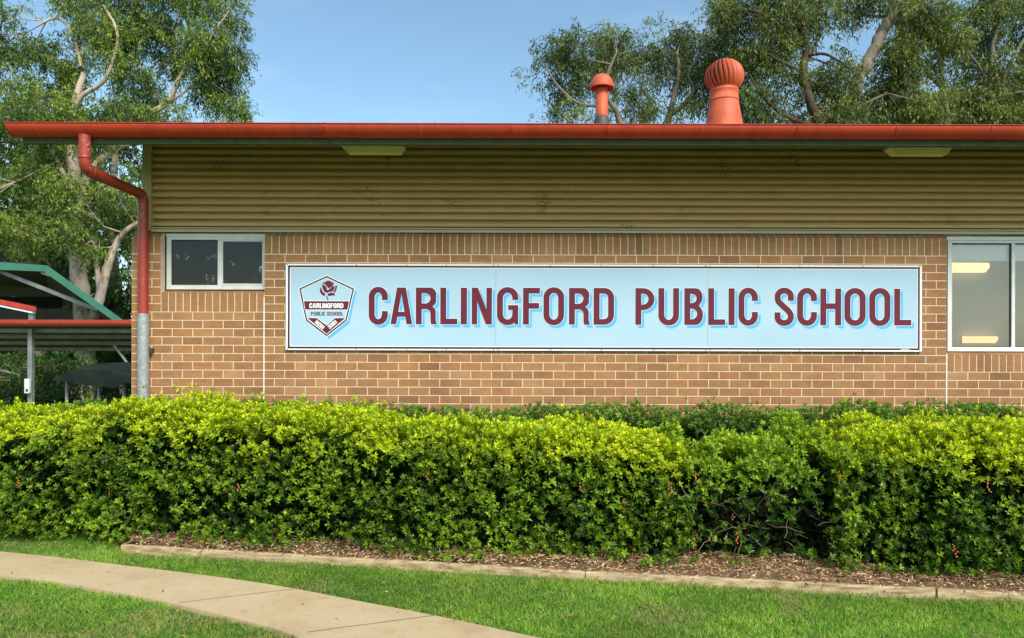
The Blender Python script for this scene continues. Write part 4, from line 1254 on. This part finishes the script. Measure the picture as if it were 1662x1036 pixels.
def bar(a, b, Y, w, mat, nm, par):
    p, q = Vector((pg(*a)[0]/Yg*Y, Y, CAMZ+(HY-a[1])/F*Y)), Vector(((b[0]-CX)/F*Y, Y, CAMZ+(HY-b[1])/F*Y))
    p = Vector(((a[0]-CX)/F*Y, Y, CAMZ+(HY-a[1])/F*Y))
    d = (q-p).normalized(); n_ = Vector((-d.z, 0, d.x))*w
    m_ = MB(); m_.prism([((p-n_).x, (p-n_).z), ((q-n_).x, (q-n_).z), ((q+n_).x, (q+n_).z), ((p+n_).x, (p+n_).z)], Y, Y+.08, mat); return m_.build(nm, par)
bar((-200, 365), (158, 505), Yg+.3, .055, M['steel'], 'rafter', sh)
bar((66, 445), (82, 450), Yg+.25, .03, M['white'], 'cleat', sh)
mb = MB(); x = P(320, 0, Yg)[0]; mb.box(x-.06, x+.06, Yg+.1, Yg+.22, base_z(Yg)-.1, P(0, 612, Yg)[2], M['steel']); mb.build('post', sh)
mb = MB(); x = P(-120, 0, Yg)[0]; mb.box(x-.06, x+.06, Yg+.1, Yg+.22, base_z(Yg)-.1, P(0, 420, Yg)[2], M['steel']); mb.build('post', sh)
# dark shade canopy
Yc = 13.6
cn = empty('shade_canopy', (P(160, 0, Yc)[0], Yc+1, base_z(Yc)), 'low dark green fabric canopy on thin posts beside the brick corner', 'canopy')
prof_x = [(84, 619), (95, 612), (110, 606), (130, 602.5), (150, 601), (170, 604), (195, 609), (225, 615), (250, 621)]
vs = []
for j, Y in enumerate((Yc, Yc+.6, Yc+1.3, Yc+2.0)):
    lift = (0, .10, .10, 0)[j]
    for (px, py) in prof_x:
        p = P(px, py, Yc); vs.append((p[0], Y, p[2]+lift-.12*(j == 0)*0))
m_ = len(prof_x)
mb = MB(); mb.add(vs, [(j*m_+i, j*m_+i+1, (j+1)*m_+i+1, (j+1)*m_+i) for j in range(3) for i in range(m_-1)], M['canvas'], True)
low = [(84, 619.5), (108, 622), (150, 628), (185, 632), (205, 622.5), (250, 634)]
up = [P(px, py, Yc) for px, py in prof_x]; lw = [P(px, py, Yc) for px, py in low]
mb.prism([(p[0], p[2]) for p in up]+[(p[0], p[2]) for p in lw[::-1]], Yc-.004, Yc-.002, M['canvas'])
mb.build('fabric', cn)
for px in (106, 199, 158, 240):
    X0 = P(px, 0, Yc+.2)[0]; mb = MB(); mb.tube([(X0, Yc+.25, base_z(Yc)-.05), (X0, Yc+.25, P(0, 618, Yc)[2])], .03, M['steel'], 8); mb.build('post', cn)

# ------------------------------------------------------------ trees
def tree(name, label, depth, limbs, blobs, bark, pal, per=1000, leaf=(.15, .03), ground_px=None, group=None, drad=1.0, twigs=8, seed=1, droop=.75, cat='tree', density=1.0, void=.45):
    """limbs: list of (list of (px,py), r0, r1); blobs: (px,py,rx,ry[,density])"""
    rg = np.random.default_rng(seed); rd = random.Random(seed)
    gz_ = base_z(depth); bx = P(ground_px, 0, depth)[0]
    root = empty(name, (bx, depth, gz_), label, cat, group)
    mb = MB(); pts_all = []
    for li, (pl, r0, r1) in enumerate(limbs):
        dy0 = 0 if li == 0 else rd.uniform(-.6, .6)
        pts = []
        for i, (px, py) in enumerate(pl):
            if li == 0 and i == 0: pts.append(np.array((bx, depth, gz_-.1))); continue
            off = dy0*i/max(1, len(pl)-1)*2
            p = P(px, py, depth+off); pts.append(np.array(p))
        sp_ = smooth_line(pts, 5); m_ = len(sp_)
        wob = [Vector(p)+Vector((rd.gauss(0, 1), rd.gauss(0, 1), rd.gauss(0, 1)))*r1*.16*(0 < i < m_-1) for i, p in enumerate(sp_)]
        mb.tube(wob, [r0+(r1-r0)*i/(m_-1) for i in range(m_)], bark, 12)
        pts_all += [(Vector(p), r0+(r1-r0)*i/(m_-1)) for i, p in enumerate(sp_) if i > 2]
    allV = []; allD = []; allN = []; allL = []; allW = []; allC = []
    for bi, b in enumerate(blobs):
        px, py, rx, ry = b[:4]; dn = b[4] if len(b) > 4 else 1.0
        Yb = depth+(b[5] if len(b) > 5 else rd.uniform(-.45, 1.2)*drad)
        c = np.array(P(px, py, Yb)); k = Yb/F
        r = np.array((rx*k, (rx+ry)/2*k*.9, ry*k))
        cv = Vector(c)
        near = min(pts_all, key=lambda q: (q[0]-cv).length-q[1]*2)
        a = near[0]; mid_ = (a+cv)/2+Vector((rd.uniform(-.2, .2), rd.uniform(-.2, .2), rd.uniform(-.25, .1)))*min(1, (a-cv).length)
        seg = [a, a.lerp(mid_, .6), mid_, mid_.lerp(cv, .6), cv+Vector((0, 0, r[2]*.2))]
        rr = min(near[1]*.6, .010+.010*(a-cv).length)
        mb.tube(seg, [rr, rr*.85, rr*.7, rr*.5, rr*.3], bark, 6)
        nsp = max(12, int(1.25*per*dn*density/14*(rx*ry/1600)**.8))
        # sprays fill a lumpy ellipsoid, denser toward its upper shell
        u = unit(rg.normal(0, 1, (nsp, 3))); rad_ = rg.random(nsp)**.45
        rad_ *= .75+.5*vnoise(u*1.7+bi*7.3, seed)
        o = c+u*rad_[:, None]*r
        vk = vnoise(o*1.15, seed+40)*.6+vnoise(o*2.6, seed+41)*.4; kk_ = vk > void; o = o[kk_]; u = u[kk_]; nsp = len(o)
        if nsp < 3: continue
        o[:, 2] += .1*r[2]
        for j in range(twigs):
            q = Vector(o[j % nsp]); st = Vector(seg[rd.choice((2, 3, 4))])
            mb.tube([st, (st+q)/2+Vector((rd.uniform(-.1, .1), rd.uniform(-.1, .1), rd.uniform(0, .15))), q], [rr*.35, rr*.25, .005], bark, 4, False)
        m_ = 14
        ax = unit(u*.7+rg.normal(0, .4, (nsp, 3))+np.array([0, 0, -.35])); ln = rg.uniform(.28, .6, nsp)
        tpos = np.tile(np.linspace(.05, 1, m_), nsp)
        base = np.repeat(o, m_, 0)+np.repeat(ax*ln[:, None], m_, 0)*tpos[:, None]
        base[:, 2] -= (tpos**2)*np.repeat(ln, m_)*.35
        base += rg.normal(0, .045, base.shape)
        n_ = len(base)
        D = unit(np.repeat(ax, m_, 0)*.35+rg.normal(0, .55, (n_, 3))+np.array([0, 0, -droop]))
        Nn = unit(rg.normal(0, 1, (n_, 3))+np.array([0, -.3, .35]))
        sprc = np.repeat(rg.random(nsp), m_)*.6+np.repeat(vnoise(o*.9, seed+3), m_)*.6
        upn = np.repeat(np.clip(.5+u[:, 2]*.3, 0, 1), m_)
        t = np.clip((sprc-.6)*1.25+.45+np.repeat(u[:, 2], m_)*.16+rg.normal(0, .12, n_), 0, 1)[:, None]  # lower sprays darker: underside shade of each clump painted into the leaves
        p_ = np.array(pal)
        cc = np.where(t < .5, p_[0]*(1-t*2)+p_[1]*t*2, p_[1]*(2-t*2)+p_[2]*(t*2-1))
        allV.append(base); allD.append(D); allN.append(Nn); allC.append(cc)
        allL.append(leaf[0]*rg.uniform(.7, 1.25, n_)); allW.append(leaf[1]*rg.uniform(.75, 1.3, n_))
    mb.build('trunk', root)
    Pn, D, Nn, L, W, C = map(np.concatenate, (allV, allD, allN, allL, allW, allC))
    V, Fc = leaves(Pn, D, Nn, L, W, .0, .4)
    np_obj('crown', V, Fc, M['gum'], np.repeat(C, 4, 0), parent=root)
    return root
gumL = [(.026, .058, .010), (.100, .165, .024), (.28, .36, .055)]
gumR = [(.032, .052, .014), (.105, .145, .028), (.26, .31, .06)]
dark = [(.03, .065, .012), (.06, .12, .022), (.12, .20, .035)]

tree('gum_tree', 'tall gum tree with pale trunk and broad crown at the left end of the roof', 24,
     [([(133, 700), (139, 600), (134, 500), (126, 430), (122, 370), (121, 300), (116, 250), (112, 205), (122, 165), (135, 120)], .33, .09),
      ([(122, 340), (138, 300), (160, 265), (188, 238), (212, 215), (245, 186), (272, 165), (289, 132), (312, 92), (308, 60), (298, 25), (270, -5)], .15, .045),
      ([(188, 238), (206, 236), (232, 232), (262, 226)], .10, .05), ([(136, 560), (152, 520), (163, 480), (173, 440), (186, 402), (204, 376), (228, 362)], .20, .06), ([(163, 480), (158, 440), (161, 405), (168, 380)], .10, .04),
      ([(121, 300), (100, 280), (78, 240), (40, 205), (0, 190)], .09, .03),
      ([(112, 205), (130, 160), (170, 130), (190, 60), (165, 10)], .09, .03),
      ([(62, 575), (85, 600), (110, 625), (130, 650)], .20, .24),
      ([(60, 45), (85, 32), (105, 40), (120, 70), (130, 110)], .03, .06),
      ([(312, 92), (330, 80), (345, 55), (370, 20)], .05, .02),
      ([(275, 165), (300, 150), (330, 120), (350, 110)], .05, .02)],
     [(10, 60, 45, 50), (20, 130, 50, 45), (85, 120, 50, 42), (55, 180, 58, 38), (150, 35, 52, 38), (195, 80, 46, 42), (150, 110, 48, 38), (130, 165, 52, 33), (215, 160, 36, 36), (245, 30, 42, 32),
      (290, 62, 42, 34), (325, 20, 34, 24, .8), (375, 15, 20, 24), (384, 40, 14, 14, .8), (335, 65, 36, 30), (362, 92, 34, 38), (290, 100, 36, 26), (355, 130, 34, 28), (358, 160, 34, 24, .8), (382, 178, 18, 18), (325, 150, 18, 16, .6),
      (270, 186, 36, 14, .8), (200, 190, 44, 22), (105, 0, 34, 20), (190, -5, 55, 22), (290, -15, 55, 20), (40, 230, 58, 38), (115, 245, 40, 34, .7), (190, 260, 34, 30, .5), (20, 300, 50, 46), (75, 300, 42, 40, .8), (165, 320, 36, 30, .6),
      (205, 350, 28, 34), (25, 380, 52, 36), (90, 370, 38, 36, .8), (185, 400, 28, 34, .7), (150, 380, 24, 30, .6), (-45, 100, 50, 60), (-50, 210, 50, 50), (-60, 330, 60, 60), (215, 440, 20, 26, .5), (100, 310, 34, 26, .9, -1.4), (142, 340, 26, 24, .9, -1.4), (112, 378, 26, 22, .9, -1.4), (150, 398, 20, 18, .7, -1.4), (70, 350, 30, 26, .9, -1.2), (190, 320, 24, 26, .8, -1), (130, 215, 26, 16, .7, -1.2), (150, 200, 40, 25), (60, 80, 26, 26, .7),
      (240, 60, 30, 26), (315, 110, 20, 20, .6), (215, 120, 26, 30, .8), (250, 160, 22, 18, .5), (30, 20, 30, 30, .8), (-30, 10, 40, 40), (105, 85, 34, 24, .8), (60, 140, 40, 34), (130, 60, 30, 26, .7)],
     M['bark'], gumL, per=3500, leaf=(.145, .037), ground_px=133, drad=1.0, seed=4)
def back(name, label, Y, gp, blobs, limbs, seed, pal=dark, leaf=(.24, .075), per=1500, bark='bark_grey', group='dense trees behind the yard', **kw):
    return tree(name, label, Y, limbs, blobs, M[bark], pal, per=per, leaf=leaf, ground_px=gp, group=group, drad=1.3, seed=seed, twigs=2, **kw)
back('dense_tree', 'dense dark tree behind the shelters, furthest left behind the green roof', 33, 30, [(x+random.uniform(-12, 12), y+random.uniform(-12, 12), 48, 46) for x in range(-160, 131, 52) for y in range(190, 560, 62)],
     [([(30, 640), (30, 500), (36, 380), (30, 230)], .3, .08)], 12)
back('dense_tree', 'dense dark tree behind the gum trunk, between shelter roof and downpipe', 31, 190, [(x+random.uniform(-10, 10), y+random.uniform(-10, 10), 42, 44) for x in range(80, 270, 48) for y in range(215, 640, 60)],
     [([(190, 640), (190, 500), (180, 380), (185, 240)], .3, .08)], 13)
back('leafy_bush', 'bright green bush under the walkway roof beside the grey post', 21.5, 30, [(x, y+random.uniform(-6, 6), 34, 30) for x in range(-120, 120, 38) for y in (600, 640)],
     [([(30, 660), (30, 620), (34, 600)], .08, .03)], 15, pal=[(.02, .06, .012), (.05, .12, .02), (.09, .2, .03)], leaf=(.12, .045), group=None, cat='bush')
back('leafy_bush', 'dark bush behind the fabric canopy and gum trunk', 27, 190, [(x, y+random.uniform(-6, 6), 34, 30) for x in range(70, 290, 38) for y in (560, 600, 640)],
     [([(190, 660), (190, 620), (184, 590)], .08, .03)], 16, leaf=(.14, .05), group=None, cat='bush')

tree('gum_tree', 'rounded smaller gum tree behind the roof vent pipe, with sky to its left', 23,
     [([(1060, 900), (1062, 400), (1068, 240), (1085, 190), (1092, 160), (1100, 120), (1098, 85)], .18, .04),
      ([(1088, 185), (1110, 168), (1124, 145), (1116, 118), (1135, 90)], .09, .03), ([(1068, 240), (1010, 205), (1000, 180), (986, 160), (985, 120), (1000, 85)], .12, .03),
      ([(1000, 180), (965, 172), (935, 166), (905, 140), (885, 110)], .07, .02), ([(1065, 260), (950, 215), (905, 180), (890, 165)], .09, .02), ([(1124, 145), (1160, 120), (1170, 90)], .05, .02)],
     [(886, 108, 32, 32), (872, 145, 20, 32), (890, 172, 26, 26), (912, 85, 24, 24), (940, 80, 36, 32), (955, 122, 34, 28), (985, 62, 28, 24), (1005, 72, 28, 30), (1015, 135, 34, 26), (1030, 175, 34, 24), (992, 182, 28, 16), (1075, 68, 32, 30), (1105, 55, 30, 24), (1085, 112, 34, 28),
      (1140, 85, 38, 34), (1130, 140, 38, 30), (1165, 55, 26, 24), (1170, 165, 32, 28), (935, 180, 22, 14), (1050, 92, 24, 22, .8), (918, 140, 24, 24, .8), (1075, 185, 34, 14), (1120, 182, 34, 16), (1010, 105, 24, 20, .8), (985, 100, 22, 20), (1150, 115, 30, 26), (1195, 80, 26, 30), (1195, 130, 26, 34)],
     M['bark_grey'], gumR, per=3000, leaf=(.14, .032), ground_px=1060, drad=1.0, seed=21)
tree('gum_tree', 'gum tree with dark reddish curved trunk right of the turbine vent', 21,
     [([(1345, 900), (1345, 300), (1328, 205), (1310, 155), (1302, 120), (1307, 82), (1300, 45), (1288, 0), (1280, -40)], .16, .07),
      ([(1306, 90), (1335, 86), (1360, 98), (1385, 115)], .05, .02), ([(1300, 45), (1265, 35), (1230, 20), (1190, 10)], .08, .02), ([(1328, 205), (1280, 190), (1240, 160), (1215, 120)], .08, .02), ([(1215, 30), (1225, 70), (1250, 90), (1290, 110)], .02, .04)],
     [(1160, 22, 30, 20), (1215, 15, 42, 30), (1265, 28, 44, 34), (1238, 68, 34, 26, .8), (1212, 100, 30, 32), (1255, 128, 34, 34), (1222, 168, 38, 30), (1278, 172, 38, 28), (1335, 50, 34, 26), (1340, 108, 34, 32), (1360, 150, 30, 34), (1320, 180, 34, 22), (1185, 5, 36, 18), (1320, 8, 46, 22), (1360, 185, 30, 18),
      (1290, 75, 26, 22, .7), (1330, 135, 30, 24), (1185, 60, 22, 26, .7), (1245, -15, 60, 22), (1300, 130, 20, 26, .5), (1375, 115, 20, 20, .8)],
     M['bark_dark'], gumR, per=3000, leaf=(.14, .034), ground_px=1345, drad=.9, seed=22)
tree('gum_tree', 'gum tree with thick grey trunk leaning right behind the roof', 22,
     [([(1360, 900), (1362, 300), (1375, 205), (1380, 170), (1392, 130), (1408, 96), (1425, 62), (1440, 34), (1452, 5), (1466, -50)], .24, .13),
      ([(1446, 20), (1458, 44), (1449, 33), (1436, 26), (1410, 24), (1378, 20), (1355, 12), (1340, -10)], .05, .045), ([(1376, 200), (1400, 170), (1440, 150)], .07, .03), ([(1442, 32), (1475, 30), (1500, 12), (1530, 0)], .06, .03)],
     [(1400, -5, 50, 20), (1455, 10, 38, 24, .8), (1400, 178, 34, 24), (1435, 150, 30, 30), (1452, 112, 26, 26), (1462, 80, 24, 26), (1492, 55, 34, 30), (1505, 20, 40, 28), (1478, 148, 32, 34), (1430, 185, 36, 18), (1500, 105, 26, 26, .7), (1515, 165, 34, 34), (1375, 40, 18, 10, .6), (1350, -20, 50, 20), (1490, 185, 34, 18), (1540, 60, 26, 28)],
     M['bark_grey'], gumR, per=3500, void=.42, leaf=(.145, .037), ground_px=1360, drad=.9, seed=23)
tree('gum_tree', 'gum tree with several thin brown upright stems at the far right of the roof', 24,
     [([(1610, 900), (1608, 400), (1606, 200), (1606, 130), (1610, 70), (1622, 30), (1630, -30)], .12, .05), ([(1606, 210), (1626, 130), (1650, 80), (1680, 30)], .08, .03), ([(1606, 280), (1545, 220), (1530, 140), (1527, 90), (1530, 40), (1545, 0)], .12, .06), ([(1606, 165), (1640, 150), (1690, 145)], .06, .03), ([(1606, 240), (1650, 180), (1720, 160)], .12, .08), ([(1606, 290), (1590, 230), (1555, 170), (1520, 132), (1500, 112), (1484, 98), (1470, 70)], .10, .07), ([(1606, 150), (1590, 110), (1570, 80), (1560, 30)], .05, .02)],
     [(1555, 25, 40, 32), (1600, 5, 44, 28), (1650, 25, 38, 34), (1545, 95, 24, 26, .6), (1590, 65, 34, 28), (1650, 85, 34, 34), (1585, 112, 22, 18, .6), (1545, 165, 38, 34), (1595, 165, 38, 32), (1640, 140, 34, 36), (1620, 185, 40, 20), (1575, 190, 36, 16), (1700, 50, 40, 50), (1705, 130, 40, 50), (1760, 90, 50, 60), (1665, 180, 36, 22), (1620, 105, 26, 24, .7), (1780, 180, 60, 40), (1690, -10, 60, 30)],
     M['bark_grey'], gumR, per=3500, void=.42, leaf=(.145, .037), ground_px=1610, drad=1.0, seed=24)
back('dense_tree', 'low mid green tree crowns just showing above the roof at right', 30, 1500, [(x+random.uniform(-12, 12), 190+random.uniform(-14, 26), 44, 34, .8) for x in range(1220, 1780, 50)]+[(1330, 150, 30, 26, .5), (1560, 150, 34, 30, .6), (1640, 150, 34, 30, .6)],
     [([(1500, 700), (1500, 400), (1500, 220)], .3, .1)], 33, pal=[(.03, .06, .014), (.07, .13, .03), (.14, .22, .045)], leaf=(.18, .05), void=.25)

# dry twigs and leaves lying in the gutter
mb = MB()
for px in (235, 300, 483, 520, 530, 563, 567, 700, 905, 1010, 1040, 1260, 1330, 1420, 1440, 1500, 1580, 1640):
    x = (px-CX)/F*7.4; p = Vector((x, 7.38, gzt-.005))
    q_ = p+Vector((random.uniform(-.05, .05), 0, random.uniform(.012, .035)))
    mb.tube([p, (p+q_)/2+Vector((0, 0, .006)), q_], [.003, .003, .0015], M['bark_dark'], 4)
tag(mb.build('twig_litter'), 'dry twigs and leaves caught along the top of the red gutter', 'twigs', kind='stuff')

# ------------------------------------------------------------ light, sky, camera
world = bpy.data.worlds.new('World'); scene.world = world; world.use_nodes = True
wt = world.node_tree; wt.nodes.clear()
wo = wt.nodes.new('ShaderNodeOutputWorld'); bg = wt.nodes.new('ShaderNodeBackground'); sky = wt.nodes.new('ShaderNodeTexSky')
SE, SA = R(44), R(28)        # elevation; azimuth right of straight behind the camera
sky.sky_type = 'NISHITA'; sky.sun_disc = False; sky.sun_elevation = SE
sky.air_density = 1.0; sky.dust_density = 1.2; sky.ozone_density = 1.2
sun_dir = Vector((math.sin(SA)*math.cos(SE), -math.cos(SA)*math.cos(SE), math.sin(SE)))   # towards the sun
sky.sun_rotation = math.atan2(sun_dir.x, sun_dir.y)
bg.inputs[1].default_value = .12
tint = wt.nodes.new('ShaderNodeMix'); tint.data_type = 'RGBA'; tint.blend_type = 'MULTIPLY'; tint.inputs[0].default_value = 1; tint.inputs[7].default_value = (1.0, 1.15, 1.08, 1)
wt.links.new(sky.outputs[0], tint.inputs[6])
# faint high cloud
tc = wt.nodes.new('ShaderNodeTexCoord'); mp = wt.nodes.new('ShaderNodeMapping'); mp.inputs['Scale'].default_value = (1, 1, 4)
wt.links.new(tc.outputs['Generated'], mp.inputs[0]); cn_ = noise(wt, mp.outputs[0], 2.4, 6, .6)
cf = ramp(wt, cn_, [(.45, (0,)*3), (.8, (.18,)*3)])
cm = wt.nodes.new('ShaderNodeMix'); cm.data_type = 'RGBA'; wt.links.new(cf, cm.inputs[0]); wt.links.new(tint.outputs[2], cm.inputs[6]); cm.inputs[7].default_value = (6.5, 7.0, 7.6, 1)
wt.links.new(cm.outputs[2], bg.inputs[0]); wt.links.new(bg.outputs[0], wo.inputs[0])
sd = bpy.data.lights.new('sun', 'SUN'); sd.energy = 2.9; sd.angle = R(22); sd.color = (1, .92, .79)
so = bpy.data.objects.new('sun', sd); COL.objects.link(so); so.rotation_euler = (-sun_dir).to_track_quat('-Z', 'Y').to_euler(); so.location = (5, -5, 10)

cd = bpy.data.cameras.new('camera'); cam = bpy.data.objects.new('camera', cd); COL.objects.link(cam)
cd.sensor_width = 36; cd.lens = F/1662*36; cd.shift_y = (HY-518)/1662; cd.clip_end = 2000; cd.clip_start = .05
cam.location = (0, 0, CAMZ); cam.rotation_euler = (R(90), 0, 0)
cam.rotation_euler = (Matrix.Rotation(R(90), 3, 'X') @ Matrix.Rotation(R(.16), 3, 'Z')).to_euler()
scene.camera = cam
scene.view_settings.view_transform = 'Standard'; scene.view_settings.look = 'None'
scene.view_settings.exposure = .7; scene.view_settings.gamma = 1
scene.render.resolution_x = 1024; scene.render.resolution_y = 638
